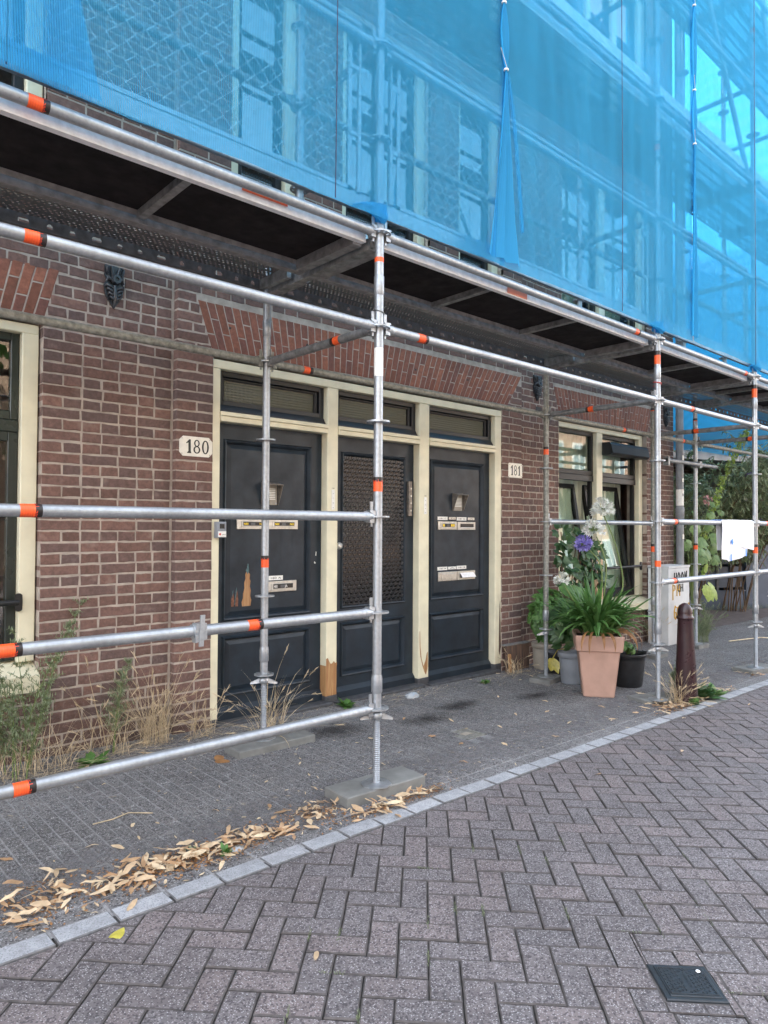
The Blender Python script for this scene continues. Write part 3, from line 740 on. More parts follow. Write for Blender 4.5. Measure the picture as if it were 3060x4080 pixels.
def make_door(i, bay, up, lo, label, grille=False):
    a, b = bay; Y = DY; z0 = gz(a)+.012
    m = MB()
    # stiles and rails around the two panels
    xs0, xs1 = a+.003, b-.003
    m.box(xs0, up[0]+.001, Y, Y+.04, z0, 2.132); m.box(up[1]-.001, xs1, Y, Y+.04, z0, 2.132)
    m.box(up[0], up[1], Y, Y+.04, up[3]-.001, 2.132); m.box(up[0], up[1], Y, Y+.04, lo[3], up[2]); m.box(up[0], up[1], Y, Y+.04, z0, lo[2])
    door = m.build('door', MAT['door'], house); door['label'] = label
    u = MB(); panelled(u, *up, Y, grille=grille)
    u.build('upper_panel', MAT['door'], door)
    l_ = MB(); l2 = (up[0], up[1], lo[2], lo[3]); panelled(l_, *l2, Y); l_.build('lower_panel', MAT['door'], door)
    k = MB(); k.add([(xs0, Y-.028, z0), (xs1, Y-.028, z0), (xs1, Y-.028, z0+.055), (xs0, Y-.028, z0+.055), (xs0, Y, z0+.09), (xs1, Y, z0+.09), (xs0, Y, z0), (xs1, Y, z0)], [(0, 1, 2, 3), (3, 2, 5, 4), (0, 3, 4, 6), (1, 7, 5, 2)])
    k.build('weather_board', MAT['door'], door)
    return door
D1 = make_door(0, bays[0], (.055, .835, .712, 2.022), (.05, .82, .172, .606), 'dark blue grey door with scraped paint and two letterbox plates')
D2 = make_door(1, bays[1], (1.132, 1.863, .722, 2.012), (1.14, 1.86, .165, .610), 'dark blue grey door with ornamental iron grille', True)
D3 = make_door(2, bays[2], (2.176, 2.942, .720, 2.021), (2.185, 2.945, .166, .603), 'dark blue grey door with four letterboxes')
# iron grille over dark glass
gr = MB(); x0, x1, z0, z1 = 1.166, 1.829, .756, 1.978; YG = DY-.004; sp = .0525
def clipseg(p, q):
    t0, t1 = 0, 1; d = (q[0]-p[0], q[1]-p[1])
    for a, lo_, hi_ in ((0, x0, x1), (1, z0, z1)):
        if abs(d[a]) < 1e-9: continue
        u, v = (lo_-p[a])/d[a], (hi_-p[a])/d[a]; u, v = min(u, v), max(u, v); t0, t1 = max(t0, u), min(t1, v)
    if t0 >= t1: return None
    return (p[0]+d[0]*t0, p[1]+d[1]*t0), (p[0]+d[0]*t1, p[1]+d[1]*t1)
k = -40
asp = 1.35
while k < 60:
    for sgn in (1, -1):
        s = clipseg((x0+k*sp, z0 if sgn > 0 else z1), (x0+k*sp+2, z0+2*asp if sgn > 0 else z1-2*asp))
        if s: gr.path([(s[0][0], YG, s[0][1]), (s[1][0], YG, s[1][1])], .0032, 4, cap=False, smooth=False)
    k += 1
nx = int((x1-x0)/(sp/2))+1; nz_ = int((z1-z0)/(sp*asp/2))+1
for i in range(nx):
    for j in range(nz_):
        x, z = x0+i*sp/2, z0+j*sp*asp/2
        if x > x1-.004 or z > z1-.004: continue
        if (i+j) % 2 == 0:
            for q in range(6):
                th = math.pi/3*q+.3; c = Vector((x+.0095*math.cos(th), YG-.004, z+.0095*math.sin(th)))
                gr.obox(c, (.0062*math.cos(th), 0, .0062*math.sin(th)), (0, .003, 0), (-.0030*math.sin(th), 0, .0030*math.cos(th)))
            gr.obox((x, YG-.007, z), (.0035, 0, 0), (0, .004, 0), (0, 0, .0035))
        else:
            gr.obox((x, YG-.003, z), (.004, 0, .004), (0, .003, 0), (-.004, 0, .004))
gr.build('iron_grille', MAT['iron'], D2)
gb = MB(); gb.box(x0-.01, x1+.01, DY+.018, DY+.024, z0-.01, z1+.01); gb.build('dark_pane', plain('dark_glass', (.012, .012, .012), .12), D2)
kb = MB(); kb.lathe([(.008, 0), (.008, .03), (.024, .034), (.030, .046), (.027, .058), (.012, .066)], (1.085, DY, 1.238), 14, axis=(0, -1, 0)); kb.lathe([(.026, 0), (.026, .006)], (1.085, DY, 1.238), 14, axis=(0, -1, 0)); kb.build('door_knob', MAT['steelplate'], D2)
ps = MB(); ps.box(1.050, 1.074, DY-.006, DY, .975, 1.177); ps.build('strike_plate', MAT['white'], D2)

def letterbox(door, x0, x1, z0, z1, kind, flap=True):
    Y = DY+.003; m = MB(); m.bbox(x0, x1, Y-.012, Y, z0, z1, .003)
    lb = m.build('letterbox', MAT['steelplate'], door)
    ix0, ix1, iz0, iz1 = x0+.035, x1-.028, z0+.018, z1-.018
    f = MB()
    if kind == 'open':
        f.box(ix0, ix1, Y-.0125, Y-.010, iz0+.006, iz1); f.build('slot', MAT['ink'], lb)
        e = MB(); e.box(ix0, ix1, Y-.022, Y-.012, iz0, iz0+.005); e.build('lip', MAT['alu'], lb); return
    if kind == 'ajar':
        f.box(ix0, ix1, Y-.0125, Y-.010, iz0, iz1-.01); f.build('slot', MAT['ink'], lb)
        e = MB(); e.add([(ix0, Y-.013, iz1), (ix1, Y-.013, iz1), (ix1+.004, Y-.045, iz0+.006), (ix0-.004, Y-.045, iz0+.006)], [(0, 1, 2, 3)]); e.build('flap', MAT['alu'], lb); return
    f.bbox(ix0, ix1, Y-.020, Y-.012, iz0, iz1, .003); f.box(ix0-.004, ix1+.004, Y-.024, Y-.012, iz0-.004, iz0+.001)
    f.build('flap', MAT['steelplate'], lb)
    sx0, sx1, sz0, sz1 = ix0+.012, ix1-.012, iz0+.008, iz1-.004; h = sz1-sz0
    if kind in ('neenee', 'neeja', 'yellow'):
        s = MB(); s.box(sx0, sx1, Y-.0215, Y-.020, sz0, sz1)
        s.build('sticker', MAT['ink'], lb)
        t = MB(); yy = Y-.0222
        if kind == 'neenee':
            text_on(t, 'NEE', sx0+.003, yy, sz0+h*.2, h*.85, 0, .040, .0015); text_on(t, 'NEE', sx1-.043, yy, sz0+h*.2, h*.85, 0, .040, .0015); t.build('sticker_lettering', MAT['yellow'], lb)
        elif kind == 'neeja':
            text_on(t, 'NEE', sx0+.004, yy, sz0+h*.2, h*.8, 0, .032, .001); text_on(t, 'JA', sx0+(sx1-sx0)*.58, yy, sz0+h*.2, h*.8, 0, .022, .001); t.build('sticker_lettering', MAT['white'], lb)
        else:
            t.box(sx0+.003, sx0+.028, yy, yy+.0008, sz0+.003, sz1-.003); t.box(sx1-.055, sx1-.032, yy, yy+.0008, sz0+.003, sz1-.003); t.box(sx1-.028, sx1-.004, yy, yy+.0008, sz0+.003, sz1-.003); t.build('sticker_lettering', MAT['yellow'], lb)
        g_ = MB()
        for q in range(3): g_.box(sx0+(sx1-sx0)*.36, sx0+(sx1-sx0)*.56, yy, yy+.0006, sz0+h*(.2+.22*q), sz0+h*(.27+.22*q))
        g_.build('sticker_small_print', MAT['greypot'], lb)
def nameplate(door, x0, x1, z0, z1, txt, mat='white'):
    Y = DY+.003; m = MB(); m.bbox(x0, x1, Y-.004, Y, z0, z1, .001); o = m.build('name_plate', MAT[mat], door)
    t = MB(); text_on(t, txt, x0+.018, Y-.0047, z0+(z1-z0)*.28, (z1-z0)*.62, 0, (x1-x0)-.036); t.build('name_lettering', MAT['ink'], o)
letterbox(D1, .168, .433, 1.372, 1.448, 'neenee'); letterbox(D1, .436, .704, 1.372, 1.448, 'neenee'); letterbox(D1, .43, .695, .898, .980, 'neeja')
nameplate(D1, .44, .574, .986, 1.020, '180 A')
letterbox(D3, 2.287, 2.543, 1.370, 1.448, 'yellow'); letterbox(D3, 2.556, 2.812, 1.368, 1.445, 'open'); letterbox(D3, 2.290, 2.546, .888, .975, 'plain'); letterbox(D3, 2.556, 2.812, .890, .975, 'ajar')
nameplate(D3, 2.285, 2.42, 1.460, 1.492, '181 C'); nameplate(D3, 2.44, 2.535, 1.466, 1.490, 'D', 'steelplate'); nameplate(D3, 2.55, 2.688, 1.458, 1.490, '181 D'); nameplate(D3, 2.71, 2.806, 1.463, 1.488, 'A', 'steelplate')
nameplate(D3, 2.285, 2.42, .990, 1.022, '181 A'); nameplate(D3, 2.432, 2.542, .994, 1.020, 'A'); nameplate(D3, 2.55, 2.688, .992, 1.024, '181 B')
def intercom(door, x0, z0):
    Y = DY+.003; m = MB(); w_, h = .15, .155
    m.bbox(x0+.012, x0+w_-.012, Y-.008, Y, z0, z0+h, .002); o = m.build('intercom', MAT['beigepot'], door)
    hd = MB()
    for x in (x0, x0+w_-.004): hd.add([(x, Y, z0), (x, Y, z0+h+.012), (x, Y-.075, z0+h-.005), (x, Y-.012, z0), (x+.004, Y, z0), (x+.004, Y, z0+h+.012), (x+.004, Y-.075, z0+h-.005), (x+.004, Y-.012, z0)], [(0, 1, 2, 3), (4, 5, 6, 7), (0, 1, 5, 4), (1, 2, 6, 5), (2, 3, 7, 6), (3, 0, 4, 7)])
    hd.add([(x0, Y, z0+h+.013), (x0+w_, Y, z0+h+.013), (x0+w_, Y-.077, z0+h-.003), (x0, Y-.077, z0+h-.003), (x0, Y, z0+h+.009), (x0+w_, Y, z0+h+.009), (x0+w_, Y-.077, z0+h-.007), (x0, Y-.077, z0+h-.007)], [(0, 1, 2, 3), (7, 6, 5, 4), (0, 3, 7, 4), (1, 2, 6, 5), (3, 2, 6, 7)])
    hd.build('rain_hood', MAT['bronze'], o)
    lb = MB()
    for q in range(7): lb.box(x0+.03, x0+w_-.03, Y-.0095, Y-.008, z0+.04+q*.013, z0+.046+q*.013)
    lb.build('name_strip', MAT['white'], o)
    sc = MB()
    for x in (x0+.025, x0+w_-.025): sc.lathe([(.004, 0), (.004, .003)], (x, Y-.008, z0+.012), 8, axis=(0, -1, 0))
    sc.build('screw', MAT['galv'], o)
intercom(D1, .375, 1.556); intercom(D3, 2.487, 1.550)
# scraped paint down to the wood on the first door
def scar(pts_l, pts_r, mat, off): 
    m = MB(); poly = pts_l+pts_r[::-1]; m.prism(poly, DY+.003-off, DY+.004); return m
sc1 = scar([(.222, .808), (.218, .84), (.230, .87), (.229, .90), (.241, .94), (.239, .98), (.250, 1.01), (.247, 1.04), (.259, 1.07), (.264, 1.09)], [(.292, .808), (.299, .85), (.290, .88), (.295, .92), (.286, .95), (.291, .99), (.283, 1.01), (.287, 1.04), (.277, 1.05), (.275, 1.08)], None, .0008); sc1.build('scraped_patch', MAT['wood'], D1)
sc2 = scar([(.133, .812), (.132, .85), (.137, .885), (.141, .90)], [(.155, .812), (.156, .85), (.153, .89), (.147, .915)], None, .0008)
sc2.prism([(.166, .812), (.188, .812), (.190, .86), (.186, .90), (.180, .93), (.173, .90), (.168, .86)], DY+.0022, DY+.004); sc2.build('scraped_patch', plain('red_brown_primer', (.20, .075, .04), .6, nscale=60, amount=.6), D1)
tq = plain('teal_undercoat', (.07, .15, .16), .5, nscale=60, amount=.5); m = MB(); m.prism([(.250, 1.07), (.262, 1.09), (.268, 1.12), (.272, 1.115), (.278, 1.06), (.266, 1.04)], DY+.0019, DY+.004); m.prism([(.158, .82), (.163, .83), (.178, .93), (.176, .95), (.168, .92)], DY+.0019, DY+.004); m.prism([(.139, .87), (.146, .9), (.149, .93), (.142, .92)], DY+.0019, DY+.004); m.build('scraped_edge', tq, D1)
m = MB(); m.prism([(.880, 1.165), (.887, 1.160), (.890, 1.19), (.884, 1.197)], DY-.001, DY+.002); m.prism([(.866, 1.108), (.876, 1.098), (.884, 1.105), (.872, 1.118)], DY-.001, DY+.002); m.build('paint_chip', MAT['white'], D1)
# bell strips on the posts
def bellstrip(x0, x1, z0, z1, head):
    m = MB(); m.bbox(x0, x1, FY-.005, FY, z0, z1, .001); o = m.build('bell_strip', MAT['white'], house)
    t = MB()
    for i, c in enumerate('DCBA'): text_on(t, c, (x0+x1)/2-.005, FY-.0056, z1-.035-(z1-z0)*.235*i, .013)
    text_on(t, head, x0, FY-.0006, z1+.008, .013, 0, .030); t.build('bell_lettering', MAT['ink'], o)
bellstrip(.978, 1.008, 1.530, 1.688, '180'); bellstrip(2.026, 2.056, 1.510, 1.662, '181')
m = MB(); m.bbox(1.885, 1.925, DY-.03, DY+.02, 1.49, 1.80, .003)
for q in range(4): m.lathe([(.008, 0), (.008, .006)], (1.905, DY-.03, 1.54+.065*q), 8, axis=(0, -1, 0), mi=1)
m.x = Matrix.Translation((.052, -.045, 0)); m.x = None; m.build('bell_panel', [MAT['bronze'], MAT['steelplate']], house)

# ---- windows -------------------------------------------------------------------
def bar_grip(x0, x1, z, Y, name='window_bar', parent=None):
    m = MB(); m.path([(x0, Y, z), (x1, Y, z)], .017, 10)
    o = m.build(name, MAT['anth'], parent or house)
    for x in (x0, x1):
        q = MB(); q.prism([(x+.021*math.cos(t*math.pi/8), z+(.034 if 0 < t < 8 else -.034 if t > 8 else 0)+.020*math.sin(t*math.pi/8)) for t in range(16)], Y-.004, Y+.012)
        q.build('bar_bracket', MAT['ink'], o)
def light(parent, x0, x1, z0, z1, Y, mat='anth', fw_=.05, tilt=0, name='sash', dep=.05):
    """one sash: four frame members and a pane; tilt leans the top inwards"""
    m = MB()
    if tilt: m.x = Matrix.Translation((0, Y, z0)) @ Matrix.Rotation(-tilt, 4, 'X') @ Matrix.Translation((0, -Y, -z0))
    m.bbox(x0, x0+fw_, Y, Y+dep, z0, z1); m.bbox(x1-fw_, x1, Y, Y+dep, z0, z1); m.bbox(x0+fw_, x1-fw_, Y, Y+dep, z0, z0+fw_*1.2); m.bbox(x0+fw_, x1-fw_, Y, Y+dep, z1-fw_, z1)
    s = m.build(name, MAT[mat], parent)
    p = MB(); p.x = m.x; p.box(x0+fw_-.005, x1-fw_+.005, Y+dep*.5, Y+dep*.5+.005, z0+fw_*1.2-.005, z1-fw_+.005); p.build('pane', MAT['glass_up' if z0 > 3 else 'glass'], s)
    return s
def window(x0, x1, z0, z1, Y, mull, trans, sill=True, dark='anth', sill_y=1.62, tilt=0, curtain=True, lab=None):
    root = empty('window', ((x0+x1)/2, Y, z0), parent=house)
    if lab: root['label'] = lab
    fr = MB(); fwid = .095
    fr.bbox(x0+.003, x0+fwid, Y, Y+.12, z0, z1-.06, .005); fr.bbox(x1-fwid, x1-.003, Y, Y+.12, z0, z1-.06, .005); fr.bbox(x0+.003, x1-.003, Y, Y+.12, z1-.06, z1-.003, .005)
    xs = [x0+fwid]
    for a, b in mull: fr.bbox(a, b, Y, Y+.12, z0, z1-.062, .005); xs += [a, b]
    xs.append(x1-fwid)
    fr.build('window_frame', MAT['cream'], root)
    if sill:
        s = MB(); s.add([(x0-.002, sill_y, z0-.165), (x1+.002, sill_y, z0-.165), (x1+.002, sill_y, z0-.07), (x0-.002, sill_y, z0-.07), (x0, Y+.1, z0+.005), (x1, Y+.1, z0+.005), (x0, Y+.1, z0-.165), (x1, Y+.1, z0-.165)], [(0, 1, 2, 3), (3, 2, 5, 4), (0, 3, 4, 6), (1, 7, 5, 2), (0, 6, 7, 1)])
        s.build('sill', MAT['cream'], root)
    for i in range(0, len(xs), 2):
        a, b = xs[i]+.003, xs[i+1]-.003
        if trans:
            tb = MB(); tb.bbox(a, b, Y+.045, Y+.10, trans-.035, trans+.035); tb.build('transom', MAT[dark], root)
            light(root, a, b, trans+.036, z1-.062, Y+.05, dark, .045)
            if tilt:
                fr2 = MB(); fr2.bbox(a, a+.035, Y+.06, Y+.11, z0+.004, trans-.036); fr2.bbox(b-.035, b, Y+.06, Y+.11, z0+.004, trans-.036); fr2.bbox(a+.035, b-.035, Y+.06, Y+.11, z0+.004, z0+.05); fr2.build('casement_frame', MAT[dark], root)
                light(root, a+.036, b-.036, z0+.052, trans-.04, Y+.07, dark, .055, tilt)
            else: light(root, a, b, z0+.006, trans-.036, Y+.05, dark, .055)
        else: light(root, a, b, z0+.006, z1-.062, Y+.05, dark, .045)
        if curtain:
            c = MB(); n_ = 26; Yc = Y+.31
            pts = [(a-.05+(b-a+.1)*k/n_, Yc+.02*math.sin(k*1.9)+.01*math.sin(k*.7)) for k in range(n_+1)]
            cut = .62 if curtain == 'part' else 1
            pts = pts[int(n_*(1-cut)):] if curtain == 'part' else pts
            for k in range(len(pts)-1):
                c.add([(pts[k][0], pts[k][1], z0), (pts[k+1][0], pts[k+1][1], z0), (pts[k+1][0], pts[k+1][1], z1), (pts[k][0], pts[k][1], z1)], [(0, 1, 2, 3)], 0, True)
            c.build('curtain', MAT['curtain'], root)
    return root
Wl = window(-3.30, -1.175, .585, 2.60, 1.76, [(-2.30, -2.17)], 1.985, dark='olive', sill_y=1.66, curtain=False)
bar_grip(-2.16, -1.272, .940, 1.745, parent=Wl)
Wr = window(4.19, 6.185, .525, 2.60, 1.76, [(5.075, 5.205)], 1.985, tilt=math.radians(9), sill_y=1.625)
bar_grip(4.28, 4.99, .910, 1.72, parent=Wr); bar_grip(5.22, 6.07, .905, 1.72, parent=Wr)
wd_ = MB(); wd_.bbox(5.073, 5.207, 1.756, 1.80, .53, 1.16, .004); wd_.build('bare_wood_repair', MAT['palewood'], Wr)
bx = MB(); prof = [(1.79, 2.28), (1.65, 2.275), (1.615, 2.30), (1.635, 2.40), (1.66, 2.43), (1.79, 2.43)]
bx.prism(prof, 5.19, 6.10, plane='yz'); bx.build('blind_box', MAT['anth'], Wr)
window(-3.30, -1.175, 3.52, 5.59, 1.76, [(-2.30, -2.17)], 4.85, curtain=False)
window(.05, .65, 3.52, 5.59, 1.72, [], 4.85, curtain=False); window(1.06, 2.08, 3.52, 5.59, 1.72, [], 4.85, curtain=False); window(2.47, 3.14, 3.52, 5.59, 1.72, [], 4.85, curtain=False)
window(4.25, 6.19, 3.52, 5.59, 1.76, [(5.13, 5.26)], 4.85, curtain='part')
window(1.06, 2.08, 6.45, 8.38, 1.72, [], 7.6, curtain=False); window(.05, .65, 6.45, 8.38, 1.72, [], 7.6, curtain=False); window(2.47, 3.14, 6.45, 8.38, 1.72, [], 7.6, curtain=False); window(4.25, 6.19, 6.45, 8.38, 1.76, [(4.85, 4.95), (5.45, 5.55)], 7.6, curtain=False)
# ------------------------------------------------------------------ things on the wall
def number_plate(x0, x1, z0, z1, Y, digits, label, cut):
    m = MB(); c = cut
    pl = [(x0+c, z0), (x1-c, z0), (x1, z0+c), (x1, z1-c), (x1-c, z1), (x0+c, z1), (x0, z1-c), (x0, z0+c)]
    m.prism(pl, Y-.006, Y-.001); o = tag(m.build('house_number_plate', MAT['enamel'], loc=((x0+x1)/2, Y, z0)), label, 'number plate')
    rim = MB(); 
    t = MB(); H = (z1-z0)*.70; zb = z0+(z1-z0)*.15; x = x0+(x1-x0)*digits[1]; yy = Y-.0068
    wd = (x1-x0)*digits[2]
    def one(x, narrow=1):
        t.prism([(x+wd*.20, zb), (x+wd*.80, zb), (x+wd*.72, zb+H*.16), (x+wd*.70, zb+H*.99), (x+wd*.52, zb+H), (x+wd*.12, zb+H*.74), (x+wd*.14, zb+H*.68), (x+wd*.40, zb+H*.76), (x+wd*.42, zb+H*.16)], yy, Y-.005)
    def oval(x, zc, rx, rz, tx, tz):
        n = 28; po = [(x+rx*math.cos(2*math.pi*k/n), zc+rz*math.sin(2*math.pi*k/n)) for k in range(n)]; pi_ = [(x+(rx-tx)*math.cos(2*math.pi*k/n), zc+(rz-tz)*math.sin(2*math.pi*k/n)) for k in range(n)]
        vs = [(p[0], yy, p[1]) for p in po]+[(p[0], yy, p[1]) for p in pi_]
        t.add(vs, [(k, (k+1) % n, n+(k+1) % n, n+k) for k in range(n)])
    for ch in digits[0]:
        if ch == '1': one(x); x += wd*.98
        elif ch == '8':
            oval(x+wd*.52, zb+H*.745, wd*.37, H*.255, wd*.18, H*.075); oval(x+wd*.52, zb+H*.275, wd*.45, H*.275, wd*.20, H*.08); x += wd*1.12
        elif ch == '0': oval(x+wd*.52, zb+H*.5, wd*.46, H*.5, wd*.23, H*.085); x += wd*1.1
    t.build('digits', MAT['ink'], o)
    s = MB()
    for a, b in ((x0+.018, z0+.016), (x1-.018, z0+.016), (x1-.018, z1-.016), (x0+.018, z1-.016)): s.lathe([(.0035, 0), (.002, .003)], (a, Y-.006, b), 8, axis=(0, -1, 0))
    s.build('screw', MAT['bronze'], o)
number_plate(-.325, -.083, 1.868, 2.003, YB, ('180', .17, .235), 'cream enamel plate with black number 180 left of the doors', .026)
number_plate(3.222, 3.448, 1.903, 2.050, YB, ('181', .12, .25), 'white plate with black number 181 on the pier right of the doors', .012)
k = MB(); k.bbox(-.052, .022, 1.615, FY, 1.312, 1.425, .010, 0); o = tag(k.build('key_safe', MAT['greypot'], loc=(-.015, FY, 1.31)), 'small grey key safe on the left door post beside the number 180 door', 'key safe')
k = MB(); k.bbox(-.036, .006, 1.611, 1.616, 1.375, 1.412, .006); k.build('shutter', MAT['ink'], o)
k = MB(); k.bbox(-.046, .016, 1.612, 1.616, 1.318, 1.358, .002); l_ = k.build('label', MAT['white'], o)
k = MB(); k.lathe([(.008, 0), (.008, .001)], (-.033, 1.612, 1.338), 12, axis=(0, -1, 0)); k.build('red_logo', MAT['red'], o)
k = MB(); text_on(k, 'oké', -.018, 1.611, 1.332, .014, 0, .028); k.build('lettering', MAT['ink'], o)
MAT['galvlight'] = MAT['galv']
def ornament(cx, zt, Y, label):
    h, w_ = .27, .125; m = MB()
    m.prism([(cx-.058, zt), (cx+.058, zt), (cx+.06, zt-.06), (cx+.048, zt-.085), (cx+.062, zt-.13), (cx+.056, zt-.185), (cx+.03, zt-.225), (cx, zt-h), (cx-.03, zt-.225), (cx-.056, zt-.185), (cx-.062, zt-.13), (cx-.048, zt-.085), (cx-.06, zt-.06)], Y-.016, Y)
    o = tag(m.build('wall_anchor_ornament', MAT['iron'], loc=(cx, Y, zt-h)), label, 'ornament', 'black cast leaf ornaments on the facade')
    l_ = MB()
    for s in (-1, 1):
        for i in range(4):      # acanthus lobes
            z = zt-.135-.024*i; r0 = .054-.008*i
            l_.path([(cx+s*.006, Y-.03, z-.018), (cx+s*r0*.55, Y-.042, z-.008), (cx+s*r0*.95, Y-.032, z+.006), (cx+s*r0*1.08, Y-.016, z-.008)], [.006, .010, .009, .004], 6)
        l_.path([(cx+s*.008, Y-.02, zt-.085), (cx+s*.03, Y-.04, zt-.012), (cx+s*.052, Y-.034, zt-.018), (cx+s*.05, Y-.03, zt-.05), (cx+s*.036, Y-.03, zt-.055)], [.008, .009, .009, .008, .006], 6)
        l_.path([(cx+s*.012, Y-.03, zt-.10), (cx+s*.045, Y-.036, zt-.085), (cx+s*.056, Y-.028, zt-.11)], [.010, .012, .007], 6)
    l_.path([(cx, Y-.03, zt-.13), (cx, Y-.04, zt-.2), (cx, Y-.018, zt-h+.004)], [.012, .014, .006], 6)
    l_.build('leaf_scroll', MAT['iron'], o)
    q = MB(); q.lathe([(.034, 0), (.036, .02), (.028, .034), (.012, .034), (.010, .024)], (cx+.008, Y-.015, zt-.088), 8, axis=(0, -1, 0), smooth=False); q.build('boss', MAT['iron'], o)
ornament(-.76, 3.045, YL, 'black cast leaf ornament on the brick wall left of the doors')
ornament(3.77, 3.022, YL, 'black cast leaf ornament between the doors and the right window')
ornament(6.70, 3.035, YL, 'black cast leaf ornament near the right corner beside the drainpipe')

# drainpipe at the corner
DX, DYp = 6.905, 1.60
m = MB(); m.path([(DX, DYp, -.08), (DX, DYp, 9.0)], .050, 14); dp = tag(m.build('drainpipe', MAT['pipe'], loc=(DX, DYp, -.08)), 'grey stickered drainpipe at the right corner of the brick house', 'drainpipe')
m = MB()
for z, h in ((1.68, .16), (4.2, .14)): m.lathe([(.051, 0), (.058, .006), (.058, h-.01), (.051, h)], (DX, DYp, z-.16), 14, cap=False)
m.build('socket', MAT['pipe'], dp)
m = MB(); m.lathe([(.0515, 0), (.0515, .22)], (DX, DYp, 1.70), 14, cap=False); m.build('white_sticker', MAT['white'], dp)
m = MB()
for z, w_, h in ((2.30, .05, .08), (1.44, .05, .07), (1.25, .045, .06), (2.02, .04, .05)): m.box(DX-.035, DX-.035+w_, DYp-.0535, DYp-.0505, z, z+h)
m.build('sticker', [MAT['enamel']], dp)
m = MB(); text_on(m, 'AO', DX-.038, DYp-.053, 1.83, .05, 0, .06, .002); m.build('scrawl', MAT['ink'], dp)
# utility cabinet
cx0, cx1, ct = 6.075, 6.655, .915
m = MB(); m.bbox(cx0, cx1, 1.36, 1.63, gz(6.5)-.05, ct-.03, .006); 
cab = tag(m.build('utility_cabinet', MAT['cab'], loc=(6.6, 1.5, gz(6.5))), 'pale grey street cabinet with black and ochre graffiti below the drainpipe', 'cabinet')
m = MB(); m.box(cx0-.005, cx1+.005, 1.353, 1.635, ct-.029, ct); m.build('lid', MAT['cab'], cab)
def strokes(mb, lines, x, z, sx, sz, y, r, mi=0):
    for ln in lines: mb.path([(x+p[0]*sx, y, z+p[1]*sz) for p in ln], r, 4, mi, smooth=False)
GL = {'H': [[(0, 0), (.05, 1)], [(.7, 0), (.65, 1)], [(0, .5), (.7, .55)]], 'O': [[(.35, 1), (.05, .7), (.05, .3), (.35, 0), (.65, .3), (.65, .7), (.35, 1)]], 'N': [[(0, 0), (.05, 1), (.6, 0), (.65, 1.1)]],
 'P': [[(.1, -.3), (.1, 1), (.55, .9), (.6, .55), (.1, .45)]], 'G': [[(.7, .85), (.35, 1), (.05, .6), (.1, .15), (.45, 0), (.7, .25), (.65, .5), (.4, .5)]], 'E': [[(.6, .9), (.1, .85), (.05, .1), (.65, 0)], [(.05, .5), (.5, .5)]], 'Z': [[(.05, 1), (.65, .95), (.1, .05), (.7, .1)]], 'A': [[(0, 0), (.35, 1), (.7, 0)], [(.15, .4), (.55, .4)]]}
m = MB(); x = cx0+.15
for c_ in 'HOON': strokes(m, GL[c_], x, .70, .085, .13, 1.358, .0085); x += .095
x = cx0+.25
for c_ in 'OH': strokes(m, GL[c_], x, .58, .08, .10, 1.358, .007); x += .08
m.build('black_graffiti', MAT['ink'], cab)
m = MB(); x = cx0+.10
for c_ in 'PH': strokes(m, GL[c_], x, .53, .11, .15, 1.3585, .009); x += .12
x = cx0+.14
for c_ in 'GEZON': strokes(m, GL[c_], x, .24, .085, .17, 1.3585, .010); x += .088
m.build('ochre_graffiti', MAT['ochre'], cab)
# rotten plinth board at the foot of the right pier
m = MB(); m.bbox(3.125, 3.50, 1.585, 1.61, gz(3.3)-.01, .215, .006); pb = tag(m.build('plinth_board', MAT['rotwood'], loc=(3.3, 1.6, gz(3.3))), 'rotten dark board leaning against the pier foot right of the doors', 'board')
m = MB(); m.box(3.115, 3.51, 1.58, 1.65, .216, .224); m.build('lead_flashing', MAT['galvdark'], pb)
m = MB(); m.obox((3.135, 1.555, .05), (.018, 0, 0), (0, .008, .004), (.008, .012, .085)); tag(m.build('wood_offcut', MAT['wood'], loc=(3.135, 1.555, -.03)), 'small bare wood offcut standing at the right door post foot', 'offcut')

# ------------------------------------------------------------------ scaffolding
scaf = empty('scaffolding', (3, .5, 0), 'galvanised steel modular scaffold with decks along the brick facade', 'scaffolding')
ZR = .45
def rosette_mesh():
    m = MB(); n = 24
    def ann(r0, r1, z0, z1, seg=24):
        for (ra, za, rb, zb) in ((r0, z1, r1, z1), (r1, z1, r1, z0), (r1, z0, r0, z0)):
            vs = [(ra*math.cos(2*math.pi*k/seg), ra*math.sin(2*math.pi*k/seg), za) for k in range(seg)]+[(rb*math.cos(2*math.pi*k/seg), rb*math.sin(2*math.pi*k/seg), zb) for k in range(seg)]
            m.add(vs, [(k, (k+1) % seg, seg+(k+1) % seg, seg+k) for k in range(seg)])
    ann(.0235, .036, -.0045, .0045); ann(.053, .062, -.0045, .0045)
    for k in range(8):
        th = math.pi/4*k+math.pi/8; d = Vector((math.cos(th), math.sin(th), 0)); e = Vector((-d.y, d.x, 0))
        m.obox(d*.0445, d*.0095, e*.009, (0, 0, .0044))
    return m
rm = rosette_mesh().mesh('rosette', MAT['galv'])
def tube_mesh(p, q, r=.02415, seg=14): 
    m = MB(); m.path([p, q], r, seg); return m
def standard(x, y, z0, z1, mat='galv', jack=False, gz_=0, ros=True, kind='upright'):
    o = tube_mesh((x, y, z0), (x, y, z1)).build(kind, MAT[mat], scaf)
    k = math.ceil((z0-ZR-.01)/.5)
    while ZR+.5*k < z1-.02 and ros:
        z = ZR+.5*k
        if z < 8.5: inst('rosette', rm, (x, y, z), o)
        k += 1
    j = 1
    for zj in (2.62, 4.62, 6.62):
        if z0 < zj < z1:
            m = MB(); m.lathe([(.0245, 0), (.0275, .004), (.0275, .10), (.0245, .104)], (x, y, zj), 14, cap=False); m.build('sleeve', MAT[mat], o)
    return o
